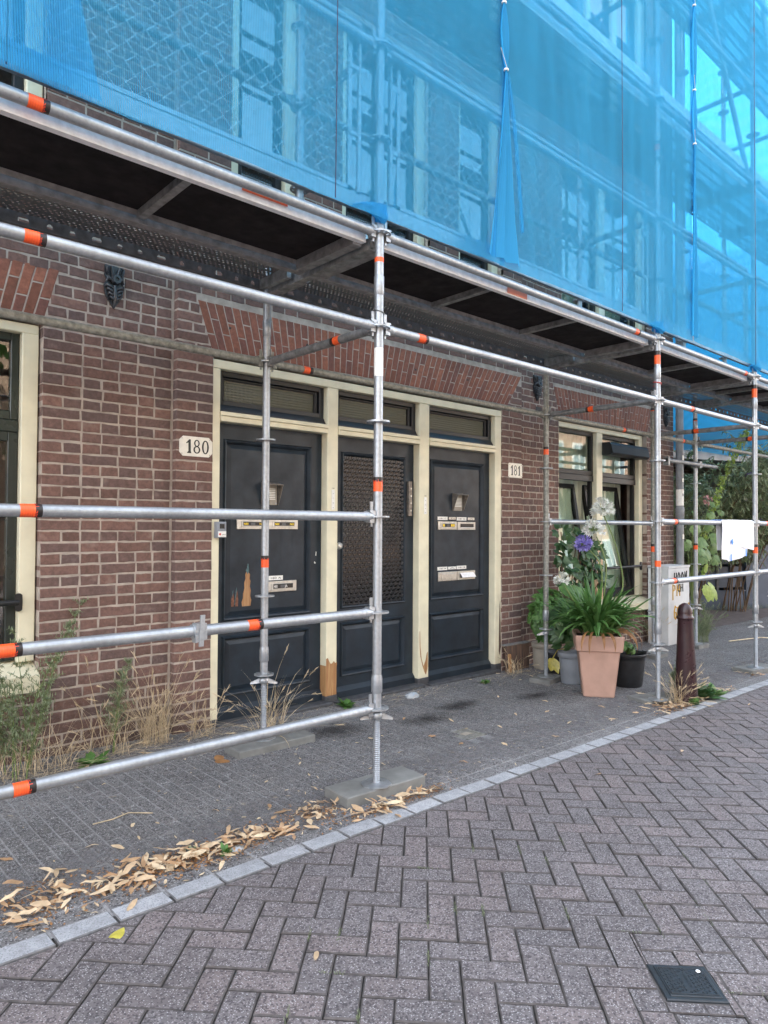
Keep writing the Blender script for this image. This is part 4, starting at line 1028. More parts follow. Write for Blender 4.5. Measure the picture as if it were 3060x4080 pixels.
def jack(x, y, gzv, parent, plate_h, mat='galv'):
    top = .405; zb = gzv+plate_h
    m = MB(); m.lathe([(.0255, 0), (.0295, .006), (.0295, .075), (.0265, .095)], (x, y, .53), 14, cap=False); m.build('base_collar', MAT[mat], parent)
    prof = []; z = zb+.008; pitch = .0105
    while z < top: prof += [(.0165, z), (.0193, z+pitch*.35), (.0193, z+pitch*.6), (.0165, z+pitch*.95)]; z += pitch
    m = MB(); m.lathe(prof, (x, y, 0), 12, smooth=False); m.build('threaded_spindle', MAT[mat], parent)
    m = MB(); m.lathe([(.024, 0), (.032, .008), (.034, .026), (.026, .036)], (x, y, top-.012), 14)
    for s in (-1, 1):
        d = Vector((.80, -.6, 0))*s; e = Vector((.6, .8, 0))
        m.add([Vector((x, y, top-.008))+d*.026-e*.016, Vector((x, y, top-.008))+d*.026+e*.016, Vector((x, y, top-.016))+d*.085+e*.008, Vector((x, y, top-.016))+d*.085-e*.008,
               Vector((x, y, top+.022))+d*.026-e*.012, Vector((x, y, top+.022))+d*.026+e*.012, Vector((x, y, top-.006))+d*.085+e*.006, Vector((x, y, top-.006))+d*.085-e*.006],
              [(0, 1, 2, 3), (4, 7, 6, 5), (0, 3, 7, 4), (1, 5, 6, 2), (3, 2, 6, 7)])
    m.build('wing_nut', MAT[mat], parent)
    m = MB(); m.lathe([(.081, 0), (.081, .005), (.035, .007), (.022, .012)], (x, y, zb), 8, smooth=False); m.build('base_plate', MAT[mat], parent)
TAPEW = .075
def tape(p, d, parent, big=False, r=.0249, w_=TAPEW, text=False):
    p = Vector(p); d = Vector(d).normalized(); m = MB()
    a = p-d*w_*.5; b = p+d*w_*.18; c = p+d*w_*.5
    m.path([a, b], r, 14, 0, cap=False); m.path([b, c], r+.0001, 14, 1, cap=False)
    o = m.build('orange_tape', [MAT['orange'], MAT['tapeblack']], parent)
    if text:        # ring of lettering wrapped round the tube
        if 'Layher' not in _tc: _tc['Layher'] = text_mb('Layher', 1.0)
        vs, fs = _tc['Layher']; wd = max(v.x for v in vs); n1 = d.cross(Vector((0, 0, 1))).normalized() if abs(d.z) < .9 else Vector((0, -1, 0)); n2 = d.cross(n1)
        t = MB(); rr = r+.0006
        for turn in range(2):
            out = []
            for v in vs:
                ang = 2.6+turn*3.14-(v.x/wd)*2.6; h = w_*.24+(v.y-.35)*.022
                out.append(p+d*h+(n1*math.cos(ang)+n2*math.sin(ang))*rr)
            t.add(out, fs)
        t.build('tape_lettering', MAT['tapered'], o)
        t = MB()        # fine print lines across the orange part
        for q in range(5): t.path([a+d*w_*(.10+.115*q)-d*.0007, a+d*w_*(.10+.115*q)+d*.0007], r+.0003, 14, 0, cap=False)
        t.build('tape_small_print', MAT['tapered'], o)
def wedge_head(mb, c, d):      # casting with wedge at a ledger end; d points along the tube away from the upright
    c = Vector(c); d = Vector(d).normalized(); s = d.cross(Vector((0, 0, 1))).normalized(); z = Vector((0, 0, 1))
    mb.obox(c+d*.052+z*.018, d*.014, s*.016, z*.013); mb.obox(c+d*.052-z*.020, d*.016, s*.016, z*.013)
    mb.lathe([(.018, .036), (.026, .068), (.0275, .090), (.0245, .098)], c, 10, axis=tuple(d), cap=False)
    mb.add([c+d*.030+s*.017+z*.008, c+d*.030-s*.017+z*.008, c+d*.072-s*.020+z*.026, c+d*.072+s*.020+z*.026, c+d*.030+s*.017+z*.030, c+d*.030-s*.017+z*.030, c+d*.066-s*.018+z*.034, c+d*.066+s*.018+z*.034], [(0, 1, 2, 3), (7, 6, 5, 4), (0, 3, 7, 4), (1, 5, 6, 2), (0, 4, 5, 1)])
    w0 = c+d*.043
    mb.add([w0+z*.078-d*.009+s*.003, w0+z*.078+d*.011+s*.003, w0-z*.052+d*.006+s*.003, w0-z*.052-d*.005+s*.003, w0+z*.078-d*.009-s*.003, w0+z*.078+d*.011-s*.003, w0-z*.052+d*.006-s*.003, w0-z*.052-d*.005-s*.003], [(0, 1, 2, 3), (7, 6, 5, 4), (0, 4, 5, 1), (1, 5, 6, 2), (2, 6, 7, 3), (3, 7, 4, 0)])
def ledger(p, q, mat='galv', tapes=(), name='ledger', text=False):
    p, q = Vector(p), Vector(q); d = (q-p).normalized()
    o = tube_mesh(p+d*.085, q-d*.085).build(name, MAT[mat], scaf)
    m = MB(); wedge_head(m, p, d); m.build('wedge_head', MAT[mat], o)
    m = MB(); wedge_head(m, q, -d); m.build('wedge_head', MAT[mat], o)
    for t in tapes: tape(p+d*t, d, o, text=text)
    return o
XO = [-3.07, 0, 3.07, 5.14, 6.23, 8.8]
W_ = 1.088; YU = .732
BLK = {0: .055, 3.07: .035, 5.14: .045}
for x in XO:
    g0 = gz(x); ph = BLK.get(x, .045)
    o = standard(x, 0, .44, 9.9); jack(x, 0, g0, o, ph)
    if x == 0:
        tape((x, 0, 1.62), (0, 0, 1), o, text=True); m = MB(); m.path([(x, 0, 2.19), (x, 0, 2.34)], .0247, 14, cap=False); m.build('white_paint', MAT['white'], o)
        m = MB(); pts = [(x+.028*math.cos(t*.5+2.4), .028*math.sin(t*.5+2.4), 2.545-.0035*t) for t in range(13)]; m.path(pts, .0035, 6); m.build('wire_tie', MAT['galvdark'], o)
        m = MB(); m.path([(x, 0, 2.795), (x, 0, 2.82)], .0247, 14, cap=False); m.build('orange_paint_mark', MAT['orange'], o)
    if x == 3.07:
        tape((x, 0, 2.80), (0, 0, 1), o, w_=.11); tape((x, 0, 4.56), (0, 0, 1), o); m = MB(); m.path([(x, 0, 1.08), (x, 0, 1.13)], .0247, 14, cap=False); m.build('orange_paint_mark', MAT['orange'], o)
        m = MB(); m.path([(x+.032*math.cos(t*.6+2), .032*math.sin(t*.6+2), 2.60-.003*t) for t in range(11)], .004, 6); m.build('red_wire_tie', MAT['red'], o)
    if x == 5.14: tape((x, 0, 2.80), (0, 0, 1), o, w_=.13); tape((x, 0, 1.19), (0, 0, 1), o, w_=.09); tape((x, 0, 6.55), (0, 0, 1), o)
    gi = gz(x); top = 3.06
    o = standard(x, W_, .44, top, mat='galvmoss' if x in (3.07, 5.14) else 'galv')
    jack(x, W_, gi, o, .045)
    if x == 0: tape((x, W_, 1.17), (0, 0, 1), o, text=True)
    if x == 3.07: tape((x, W_, 2.115), (0, 0, 1), o)
    if x == 5.14: tape((x, W_, 1.17), (0, 0, 1), o, w_=.09); tape((x, W_, 2.72), (0, 0, 1), o)
    if x == 6.23: tape((x, W_, 2.72), (0, 0, 1), o); tape((x, W_, 1.17), (0, 0, 1), o)
    standard(x, YU, 2.98, 9.9)
for i in range(len(XO)-1):
    a, b = XO[i], XO[i+1]
    first = i == 0
    ledger((a, 0, 2.95), (b, 0, 2.95), tapes=((a*0+1.385,) if first else (b-a-.35,) if i == 1 else (b-a-.25,) if i == 2 else ()), text=first)
    ledger((a, 0, 2.45), (b, 0, 2.45), tapes=((1.38,) if first else (.32,) if i == 1 else (.62,)), text=i < 2)
    if first:
        ledger((a, 0, 1.45), (b, 0, 1.45), tapes=(1.38,), text=True); l1 = ledger((a, 0, .95), (b, 0, .95), tapes=(1.32, 2.325), text=True); ledger((a, 0, .45), (b, 0, .45), tapes=(1.373,), text=True)
        m = MB(); c = Vector((-1.02, 0, .95))
        m.obox(c+Vector((0, -.012, .022)), (.024, 0, 0), (0, .020, 0), (0, 0, .012)); m.obox(c+Vector((0, -.014, -.024)), (.026, 0, .006), (0, .018, 0), (0, 0, .016)); m.path([c-Vector((.03, 0, 0)), c+Vector((.03, 0, 0))], .030, 12)
        m.obox(c+Vector((0, -.034, .004)), (.010, 0, 0), (0, .004, 0), (.003, 0, .066)); m.build('wedge_coupler', MAT['galv'], l1)
    if i in (2, 3, 4):
        ledger((a, 0, 1.45), (b, 0, 1.45), tapes=(.30,)); ledger((a, 0, .95), (b, 0, .95), tapes=(.28,) if i == 2 else ())
    ledger((a, W_, 2.45), (b, W_, 2.45), mat='galvmoss', tapes=((.32,) if i == 1 else (1.42,) if i == 2 else (.75,) if i == 3 else ()))
    if i in (2, ): ledger((a, W_, 1.45), (b, W_, 1.45))
    for z in (3.95, 4.95, 5.95, 6.95, 7.95): ledger((a, 0, z), (b, 0, z))
    for z in (3.97, 5.95, 7.95): ledger((a, YU, z), (b, YU, z), mat='galvdark')
for i, x in enumerate(XO):
    ledger((x, 0, 2.45), (x, W_, 2.45), mat='galvdark', name='transom', tapes=(.36,) if x in (0, ) else (.62,) if x == 3.07 else (.60,) if x == 5.14 else (.45,))
    for z, y1 in ((2.95, W_), (4.95, YU), (6.95, YU)):
        m = MB(); m.box(x-.026, x-.021, .05, y1-.05, z-.075, z-.012); m.box(x+.021, x+.026, .05, y1-.05, z-.075, z-.012); m.box(x-.021, x+.021, .05, y1-.05, z-.075, z-.069)
        o = m.build('deck_transom', MAT['galvdark'], scaf)
        m = MB(); wedge_head(m, (x, 0, z-.03), (0, 1, 0)); m.build('wedge_head', MAT['galvdark'], o); m = MB(); wedge_head(m, (x, y1, z-.03), (0, -1, 0)); m.build('wedge_head', MAT['galvdark'], o)
    for z in (3.95, 5.95): ledger((x, 0, z), (x, YU, z), mat='galvdark', name='transom')
m = MB(); m.path([(5.35, W_-.05, 2.18), (6.72, W_-.05, 2.18)], .024, 12); st = m.build('short_tube', MAT['galvdark'], scaf)
m = MB(); m.obox((6.23, W_-.02, 2.18), (.03, 0, 0), (0, .05, 0), (0, 0, .04)); m.obox((5.37, W_-.05, 2.17), (.02, 0, 0), (0, .03, 0), (0, 0, .05)); m.build('coupler', MAT['galvdark'], st)
# diagonal braces on the far bays
m = MB(); m.path([(3.12, .03, 7.9), (5.09, .03, 5.0)], .0241, 10); m.build('diagonal_brace', MAT['galv'], scaf)
m = MB(); m.path([(5.2, .03, 7.9), (6.2, .03, 5.0)], .0241, 10); m.build('diagonal_brace', MAT['galv'], scaf)

def board_deck(x0, x1, y0, y1, z, bright=True):     # robust deck: black plywood in an aluminium frame
    a, b = x0+.05, x1-.05
    root = empty('board_deck', (a, y0, z), parent=scaf)
    m = MB(); m.box(a, b, y0+.03, y1-.03, z-.012, z-.003); m.build('plywood', MAT['ply'], root)
    m = MB()
    m.box(a, b, y0-.002, y0+.003, z-.060, z); m.box(a, b, y0+.003, y0+.028, z-.060, z-.056); m.box(a, b, y0-.006, y0-.002, z-.060, z-.053); m.box(a, b, y0-.006, y0-.002, z-.012, z-.004); m.box(a, b, y0+.003, y0+.035, z-.003, z+.002)
    m.build('side_rail', MAT['alu'], root)
    m = MB(); m.box(a, b, y1-.004, y1+.001, z-.075, z); m.box(a, b, y1-.045, y1-.004, z-.075, z-.071); m.box(a, b, y1-.05, y1-.045, z-.040, z-.012); m.build('side_rail', MAT['aludark'], root)
    n_ = 2 if x1-x0 > 2.5 else 1
    for i in range(n_):
        x = a+(b-a)*(i+1)/(n_+1); m = MB(); m.bbox(x-.02, x+.02, y0+.03, y1-.046, z-.050, z-.013, .003); m.build('cross_bar', MAT['galvdark'], root)
    for x in (a, b-.06):
        m = MB(); m.bbox(x, x+.06, y0+.03, y1-.046, z-.072, z-.013, .003); m.build('end_beam', MAT['aludark'], root)
def steel_deck(x0, x1, y0, y1, z):      # perforated steel plank with slotted side flanges
    a, b = x0+.05, x1-.05
    root = empty('steel_deck', (a, y0, z), parent=scaf)
    m = MB(); m.add([(a, y0, z-.002), (b, y0, z-.002), (b, y1, z-.002), (a, y1, z-.002)], [(0, 1, 2, 3)]); m.build('perforated_plate', MAT['perf'], root)
    for y, nm in ((y0, 0), (y1, 1)):
        m = MB()
        if not nm: m.box(a, b, y-.001, y+.001, z-.03, z-.001); m.build('inner_flange', MAT['darkzinc'], root); continue
        m.box(a, b, y-.001, y+.001, z-.022, z-.001); m.box(a, b, y-.001, y+.001, z-.072, z-.048); m.box(a, b, y-.001 if y == y0 else y-.022, y+.022 if y == y0 else y+.001, z-.074, z-.071)
        x = a; i = 0
        while x < b:
            gap = .052 if i % 3 == 0 else .028; nx = min(b, x+.085); m.box(x, nx, y-.001, y+.001, z-.048, z-.022)
            # rounded slot ends
            m.prism([(nx, z-.022), (nx+.009, z-.022), (nx, z-.032)], y-.001, y+.001); m.prism([(nx+gap, z-.022), (nx+gap, z-.032), (nx+gap-.009, z-.022)], y-.001, y+.001)
            x = nx+gap; i += 1
        m.build('slotted_flange', MAT['darkzinc'], root)
    for xc in (a, b-.03): m = MB(); m.box(xc, xc+.03, y0, y1, z-.07, z-.004); m.build('end_cap', MAT['galvdark'], root)
for i in range(len(XO)-1):
    a, b = XO[i], XO[i+1]
    board_deck(a, b, .055, .655, 2.965)
    steel_deck(a, b, .745, 1.055, 2.965)
    for z in (4.965, 6.965): steel_deck(a, b, .055, .365, z); steel_deck(a, b, .385, .695, z)
    for z in (2.965, 4.965, 6.965):
        m = MB(); m.bbox(a+.03, b-.03, .032, .056, z+.092, z+.182, .004); t = m.build('toe_board', MAT['galvlight'] if z < 4 else MAT['alu'], scaf)
    for z in (4.965, 6.965):
        m = MB(); m.box(a+.05, b-.05, .048, .053, z-.07, z); m.build('side_rail', MAT['alu'], scaf)
for i in range(1):      # orange lettering strip stuck on the deck edge
    m = MB(); m.box(1.15, 1.36, .0475, .0485, 2.912, 2.952); m.build('faded_deck_label', MAT['fadedtape'], scaf)
    m = MB(); m.box(-.80, -.55, .0475, .0485, 2.938, 2.950); m.build('orange_deck_label', MAT['orange'], scaf)
def guard_panel(x0, x1, z0, z1, y=.03, p=.08):
    root = empty('mesh_guard_panel', (x0, y, z0), parent=scaf)
    m = MB(); m.path([(x0, y, z0), (x0, y, z1), (x1, y, z1), (x1, y, z0)], .0165, 10); m.build('tube_frame', MAT['galv'], root)
    m = MB(); m.box(x0+.05, x0+.075, y-.003, y+.003, z0, z1-.04); m.box(x1-.075, x1-.05, y-.003, y+.003, z0, z1-.04); m.box(x0+.05, x1-.05, y-.003, y+.003, z1-.06, z1-.04); m.box(x0+.05, x1-.05, y-.003, y+.003, z0, z0+.02)
    for z in (z0+.3, z0+.65):
        for x in (x0+.03, x1-.03): m.box(x-.04, x+.04, y-.008, y-.003, z-.012, z+.012)
    m.build('flat_bar_frame', MAT['galv'], root)
    m = MB(); r_ = random.Random(int(x0*10)); a, b, c, d = x0+.06, x1-.06, z0+.01, z1-.05
    s = a
    wires = 0
    while s < b+.001:       # woven chain link: each wire zigzags up the panel
        pts = []; z = c; q = 0
        while z <= d:
            pts.append((s+(p*.5 if q % 2 else 0)+r_.uniform(-.004, .004), y+(.002 if q % 2 else -.002), z)); z += p*.5*1.05; q += 1
        m.path(pts, .0018, 3, cap=False, smooth=False)
        s += p*.5; wires += 1
        if True:
            pts = []; z = c; q = 1
            while z <= d:
                pts.append((s+(p*.5 if q % 2 else 0)+r_.uniform(-.004, .004), y+(.002 if q % 2 else -.002), z)); z += p*.5*1.05; q += 1
            m.path(pts, .0018, 3, cap=False, smooth=False)
        s += p*.5
    m.build('chain_link_mesh', MAT['wire'], root)
for i in range(len(XO)-1):
    a, b = XO[i], XO[i+1]
    guard_panel(a+.10, b-.12, 3.14, 4.03)
# concrete and timber pads under the base plates
def pad(cx, cy, rot, lx, ly, h, label, mat='slab'):
    m = MB(); m.x = Matrix.Translation((cx, cy, gz(cx))) @ Matrix.Rotation(rot, 4, 'Z')
    b0 = MB(); hx, hy = lx/2, ly/2; c = .005
    vs = [(-hx, -hy, -.02), (hx, -hy, -.02), (hx, hy, -.02), (-hx, hy, -.02), (-hx, -hy, h-c), (hx, -hy, h-c), (hx, hy, h-c), (-hx, hy, h-c), (-hx+c, -hy+c, h), (hx-c, -hy+c, h), (hx-c, hy-c, h), (-hx+c, hy-c, h)]
    m.add(vs, [(0, 1, 5, 4), (1, 2, 6, 5), (2, 3, 7, 6), (3, 0, 4, 7), (4, 5, 9, 8), (5, 6, 10, 9), (6, 7, 11, 10), (7, 4, 8, 11), (8, 9, 10, 11)])
    return tag(m.build('base_pad', MAT[mat], loc=(cx, cy, gz(cx))), label, 'base block', 'pads under the scaffold feet')
pad(.03, .035, -.05, .52, .20, .055, 'grey concrete tile under the front scaffold foot nearest the camera')
pad(.02, 1.03, 0, .56, .18, .045, 'concrete tile under the inner scaffold foot before the number 180 door')
pad(3.16, .08, -.3, .36, .22, .035, 'grey slab under the front scaffold foot between bollard and bucket')
pad(5.22, .02, -.25, .46, .22, .045, 'thin board under the far front scaffold foot beyond the bollard', 'slab')
pad(3.07, 1.088, .2, .3, .2, .045, 'slab under the inner scaffold foot behind the grey flower pot'); pad(5.14, 1.088, 0, .3, .2, .045, 'slab under the inner scaffold foot below the right window'); pad(6.23, 1.088, 0, .3, .2, .045, 'slab under the inner scaffold foot in front of the cabinet')

# ------------------------------------------------------------------ blue debris netting
def sheet(x0f, x1f, z0, z1, y, label, seed, mat='net', nx=90, nz=70, hem=True):
    m = MB(); vs = []
    for j in range(nz+1):
        z = z0+(z1-z0)*(j/nz)**1.15
        for i in range(nx+1):
            xa, xb = x0f(z), x1f(z); x = xa+(xb-xa)*i/nx
            dy = .022*noise.noise(Vector((x*1.7+seed, z*.45, seed)))+.007*noise.noise(Vector((x*8+seed, z*.5, 3)))+.004*noise.noise(Vector((x*17+z*3, z*1.5, seed)))
            zz = z+(.018*noise.noise(Vector((x*1.5, seed, 1))) if j < 3 else 0)
            vs.append((x, y+dy, zz))
    fs = [(j*(nx+1)+i, j*(nx+1)+i+1, (j+1)*(nx+1)+i+1, (j+1)*(nx+1)+i) for j in range(nz) for i in range(nx)]
    m.add(vs, fs, 0, True)
    return tag(m.build('debris_netting', MAT[mat], loc=(x0f(z0), y, z0)), label, 'netting', 'blue debris nets hung on the scaffold')
ZN = 9.8
s0 = sheet(lambda z: -3.2, lambda z: -1.484-.24*min(z-3, .6), 3.0, ZN, -.088, 'blue debris net sheet at the far left overlapping its neighbour', 1)
s1 = sheet(lambda z: -1.83, lambda z: .95, 2.998, ZN, -.070, 'blue debris net sheet above the left deck and the doors', 2)
s2 = sheet(lambda z: .93, lambda z: 3.57, 3.01, ZN, -.070, 'blue debris net sheet between the two gathered seams', 3)
s3 = sheet(lambda z: 3.55, lambda z: 6.95, 3.02, ZN, -.072, 'blue debris net sheet at the right over the window with the blind box', 4)
def end_sheet():  # second net layer added at the corner, dense and tall to dim the sky
    m = MB(); vs = []; nx, nz = 40, 40
    for j in range(nz+1):
        for i in range(nx+1):
            y = -.07+7*i/nx; z = 3.0+10*j/nz; vs.append((9.38+.03*noise.noise(Vector((y*1.5, z*.5, 2))), y, z))
    m.add(vs, [(j*(nx+1)+i, j*(nx+1)+i+1, (j+1)*(nx+1)+i+1, (j+1)*(nx+1)+i) for j in range(nz) for i in range(nx)], 0, True)
    return tag(m.build('debris_netting', MAT['netfold'], loc=(9.38, 0, 3)), 'dense blue net added across the far end of the scaffold, dimming the sky', 'netting', 'blue debris nets hung on the scaffold')
end_sheet()
s4 = sheet(lambda z: 6.93, lambda z: 9.4, 3.0, ZN, -.072, 'blue debris net sheet at the far right end of the scaffold', 5, nx=20)
def gather(parent, knots, top):
    """edge of a sheet gathered at tie points: width opens between ties"""
    kx = knots; m = MB(); n = 60
    zs = [k[1] for k in kx]; z0 = zs[0]; nf = 5; rows = []
    for j in range(n+1):
        z = z0+(zs[-1]-z0)*j/n
        i = max(0, max(q for q in range(len(zs)-1) if z >= zs[q]-1e-6)); t = (z-zs[i])/(zs[i+1]-zs[i])
        xa = kx[i][0]+(kx[i+1][0]-kx[i][0])*t
        if i == 0: wd = kx[0][2]*(1-t)**1.25+.012
        else: wd = .012+.075*math.sin(math.pi*t)
        rows.append([(xa+wd*(q/nf-.5)+.0, -.095+(.020 if q % 2 else -.016)*(.45+.55*min(1, wd/.15)), z) for q in range(nf+1)])
    vs = [p for r in rows for p in r]; w1 = nf+1
    m.add(vs, [(j*w1+q, j*w1+q+1, (j+1)*w1+q+1, (j+1)*w1+q) for j in range(n) for q in range(nf)], 0, True)
    o = m.build('gathered_edge', MAT['netfold'], parent)
    t = MB()
    for k in kx[1:-1]:
        t.lathe([(.014, -.006), (.017, 0), (.014, .006)], (k[0], -.095, k[1]), 10)
        t.path([(k[0], -.105, k[1]), (k[0]-.05, -.12, k[1]+.035), (k[0]-.12, -.15, k[1]+.055)], .002, 5)
    t.build('cable_tie', MAT['white'], o)
gather(s2, [(.945, 3.03, .33), (.95, 4.21, 0), (.928, 4.62, 0), (.94, 5.3, 0)], 0)
gather(s3, [(3.56, 3.05, .10), (3.565, 4.73, 0), (3.56, 5.2, 0), (3.565, 5.95, 0), (3.565, 7.0, 0)], 0)
m = MB()
vs = []
for j in range(24):      # a loose crease hanging from the tie
    t = j/23; vs += [(.955+.16*t**.6-.006, -.086, 4.2-.95*t), (.955+.16*t**.6+.012, -.100, 4.2-.95*t), (.955+.16*t**.6+.03*(1-t)+.006, -.086, 4.2-.95*t)]
m.add(vs, [(3*j+q, 3*j+q+1, 3*j+q+4, 3*j+q+3) for j in range(23) for q in (0, 1)], 0, True); m.build('crease', MAT['net'], s2)
for par, x, za, zb in ((s1, -.36, 3.0, ZN), (s2, 2.36, 3.02, ZN), (s3, 4.95, 3.03, ZN), (s0, -1.81, 3.0, ZN)):
    m = MB(); m.path([(x+.004*math.sin(z*2), -.084, z) for z in [za+(zb-za)*k/20 for k in range(21)]], .0028, 5, smooth=False); m.build('seam_cord', plain('navy_cord', (.01, .03, .08), .6), par)
def knot(x, parent):
    m = MB(); r_ = random.Random(int(x*7)); n = 22
    for lay_ in range(3):
        vs = []
        for k in range(n+1):
            a = 2*math.pi*k/n
            for q in range(4):
                rr = .029+.005*lay_+.003*math.sin(3*a+lay_)
                vs.append((x+rr*math.cos(a), rr*math.sin(a), 3.005+.018*q+.020*lay_*.6+.01*math.sin(a+lay_)+.005*q*math.cos(2*a)))
        m.add(vs, [(4*k+q, 4*k+q+1, 4*k+q+5, 4*k+q+4) for k in range(n) for q in range(3)], 0, True)
    vs = []     # twisted tail drawn over from the sheet on the left
    for j in range(12):
        t = j/11; x_ = x-.24*(1-t); wd = .085*t+.012
        for q in range(5): vs.append((x_, -.058+.018*math.sin(q*1.9+t*2), 3.008+.03*t*0+wd*(q/4-.25)+.02*math.sin(t*3)))
    m.add(vs, [(5*j+q, 5*j+q+1, 5*j+q+6, 5*j+q+5) for j in range(11) for q in range(4)], 0, True)
    m.build('tied_corner', MAT['netfold'], parent)
knot(0, s1); knot(3.07, s2); knot(5.14, s3)

# ------------------------------------------------------------------ papers hung over the guard rail
def hung(label):
    m = MB(); x0, x1 = 4.27, 4.90
    def shp(xa, xb, zf, zb, off, droop=0):      # sheet bent over the tube: front drop and back drop
        prof = [(-.027-off, 1.45-zf)]+[(-.0275-off, 1.45-zf+zf*k/6) for k in range(1, 6)]+[(-(.026+off)*math.cos(a), 1.45+(.026+off)*math.sin(a)) for a in (0, .5, 1, 1.57, 2.1, 2.6, 3.14)]+[(.027+off, 1.45-zb*k/4) for k in range(1, 5)]
        vs = []; nx = 6
        for i in range(nx+1):
            x = xa+(xb-xa)*i/nx
            for (y, z) in prof:
                dz = -droop*(i/nx)*max(0, (1.45-z))/max(zf, .01) if y < 0 else 0
                vs.append((x+.03*max(0, 1.45-z)*math.sin(i), y-.008*math.sin(i*1.3+z*9)*max(0, 1.45-z)*4*(1 if y < 0 else -1), z+dz))
        w1 = len(prof); return vs, [(i*w1+q, i*w1+q+1, (i+1)*w1+q+1, (i+1)*w1+q) for i in range(nx) for q in range(w1-1)]
    v, f = shp(4.43, 5.02, .20, .14, .004, .07); m.add(v, f, 0, True)
    v, f = shp(4.41, 4.88, .37, .30, .001, -.05); m.add(v, f, 0, True)
    v, f = shp(4.27, 4.43, .34, .26, .002, .02); m.add(v, f, 0, True)
    o = tag(m.build('hanging_paper_sheets', MAT['paper'], loc=(4.6, 0, 1.1)), label, 'paper')
    m = MB(); m.box(4.14, 4.30, -.018, .018, 1.4745, 1.478); m.obox((4.47, -.040, 1.27), (.014, 0, .008), (0, .002, 0), (-.008, 0, .02)); m.obox((4.45, -.036, 1.12), (.009, 0, .003), (0, .002, 0), (0, 0, .03)); m.obox((4.80, -.040, 1.16), (.010, 0, .0), (0, .002, 0), (0, 0, .035)); m.build('blue_tape', MAT['bluetape'], o)
hung('white folded sheets with blue tape hung over the scaffold rail')

# ------------------------------------------------------------------ bollard, water cover, drain grate
BX, BY = 3.30, -.13; LEAN = Matrix.Identity(4); LEAN[0][2] = -.035
m = MB(); g0 = gz(BX)
m.x = LEAN; m.lathe([(.094, g0-.03), (.088, .03), (.083, .10), (.076, .30), (.064, .53), (.059, .64), (.060, .648)], (BX, BY, 0), 16, cap=False)
bol = tag(m.build('bollard', MAT['bollard'], loc=(BX, BY, g0)), 'dark maroon cast iron bollard beside the kerb and dry weeds', 'bollard')
m = MB(); m.x = LEAN; m.lathe([(.059, .645), (.068, .650), (.070, .66), (.067, .670), (.058, .678), (.060, .70), (.056, .732), (.043, .760), (.024, .776), (0.001, .782)], (BX, BY, 0), 20, cap=False); m.build('cap', MAT['bollard'], bol)
m = MB(); m.x = LEAN
for k in range(10):
    z = .16+.048*k; rr = .082-.022*(z/.64)
    for a in (-.35, ): m.obox((BX+rr*math.cos(a), BY+rr*math.sin(a), z), (.007, 0, 0), (0, .008, 0), (0, 0, .011))
m.build('cast_ribs', MAT['bollard'], bol)
c0 = Vector((-.291, -1.636)); ex = Vector((.707, -.707)); ey = Vector((-.68, -.73))
def cov(u, v, z): p = c0+ex*u+ey*v; return (p.x, p.y, gz(p.x)+z)
m = MB(); S1 = .174
def plate(mb, u0, u1, v0, v1, z0, z1, c=.003, mi=0):
    vs = [cov(u, v, z0) for u, v in ((u0, v0), (u1, v0), (u1, v1), (u0, v1))]+[cov(u, v, z1-c) for u, v in ((u0, v0), (u1, v0), (u1, v1), (u0, v1))]+[cov(u, v, z1) for u, v in ((u0+c, v0+c), (u1-c, v0+c), (u1-c, v1-c), (u0+c, v1-c))]
    mb.add(vs, [(i, (i+1) % 4, 4+(i+1) % 4, 4+i) for i in range(4)]+[(4+i, 4+(i+1) % 4, 8+(i+1) % 4, 8+i) for i in range(4)]+[(8, 9, 10, 11)], mi)
plate(m, 0, .182, 0, .170, -.02, .003)
bv = tag(m.build('water_cover', MAT['coverplastic'], loc=(c0.x, c0.y, 0)), 'square black plastic valve cover set in the street pavers', 'cover')
m = MB(); plate(m, .016, .168, .014, .156, .003, .0065, .002); m.build('lid', MAT['coverplastic'], bv)
m = MB()
for k in range(-5, 9):      # raised diamond tread, left out round the name and the lock
    for sg in (1, -1):
        for q in range(12):
            u = .028+q*.0115; v = .030+(k*.0165+(q*.0115 if sg > 0 else .13-q*.0115))
            if not (.024 < v < .140) or u > .155: continue
            if abs(u-.094) < .012 and .045 < v < .125: continue
            if u > .125 and v < .045: continue
            a = Vector(cov(u, v, .0072)); du = (ex+ey*sg).normalized()*.0040; pu = (ex-ey*sg).normalized()*.0011
            m.obox(a, (du.x, du.y, 0), (pu.x, pu.y, 0), (0, 0, .0012))
m.build('raised_tread', MAT['coverplastic'], bv)
m = MB(); plate(m, .024, .158, .022, .025, .0066, .0088, .0005); plate(m, .024, .158, .146, .149, .0066, .0088, .0005); plate(m, .022, .025, .022, .149, .0066, .0088, .0005); plate(m, .157, .160, .05, .149, .0066, .0088, .0005); m.build('raised_rim', MAT['coverplastic'], bv)
vs, fs = text_mb('WATER', 1.0); wd = max(v.x for v in vs); m = MB(); m.add([cov(.098-v.y*.012, .052+v.x/wd*.066, .0078) for v in vs], fs); m.build('raised_lettering', MAT['anth'], bv)
m = MB(); p = cov(.146, .036, .006); m.lathe([(.0105, 0), (.0105, .002)], p, 12); m.lathe([(.0075, .002), (.0065, .004)], p, 8, mi=1); m.build('lock_bolt', [MAT['ink'], MAT['alu']], bv)
m = MB(); gx0, gx1, gy0, gy1 = 1.105, 1.295, .335, .525; z = gz(1.2)
m.box(gx0, gx1, gy0, gy0+.014, z-.02, z+.002); m.box(gx0, gx1, gy1-.014, gy1, z-.02, z+.002); m.box(gx0, gx0+.014, gy0, gy1, z-.02, z+.002); m.box(gx1-.014, gx1, gy0, gy1, z-.02, z+.002)
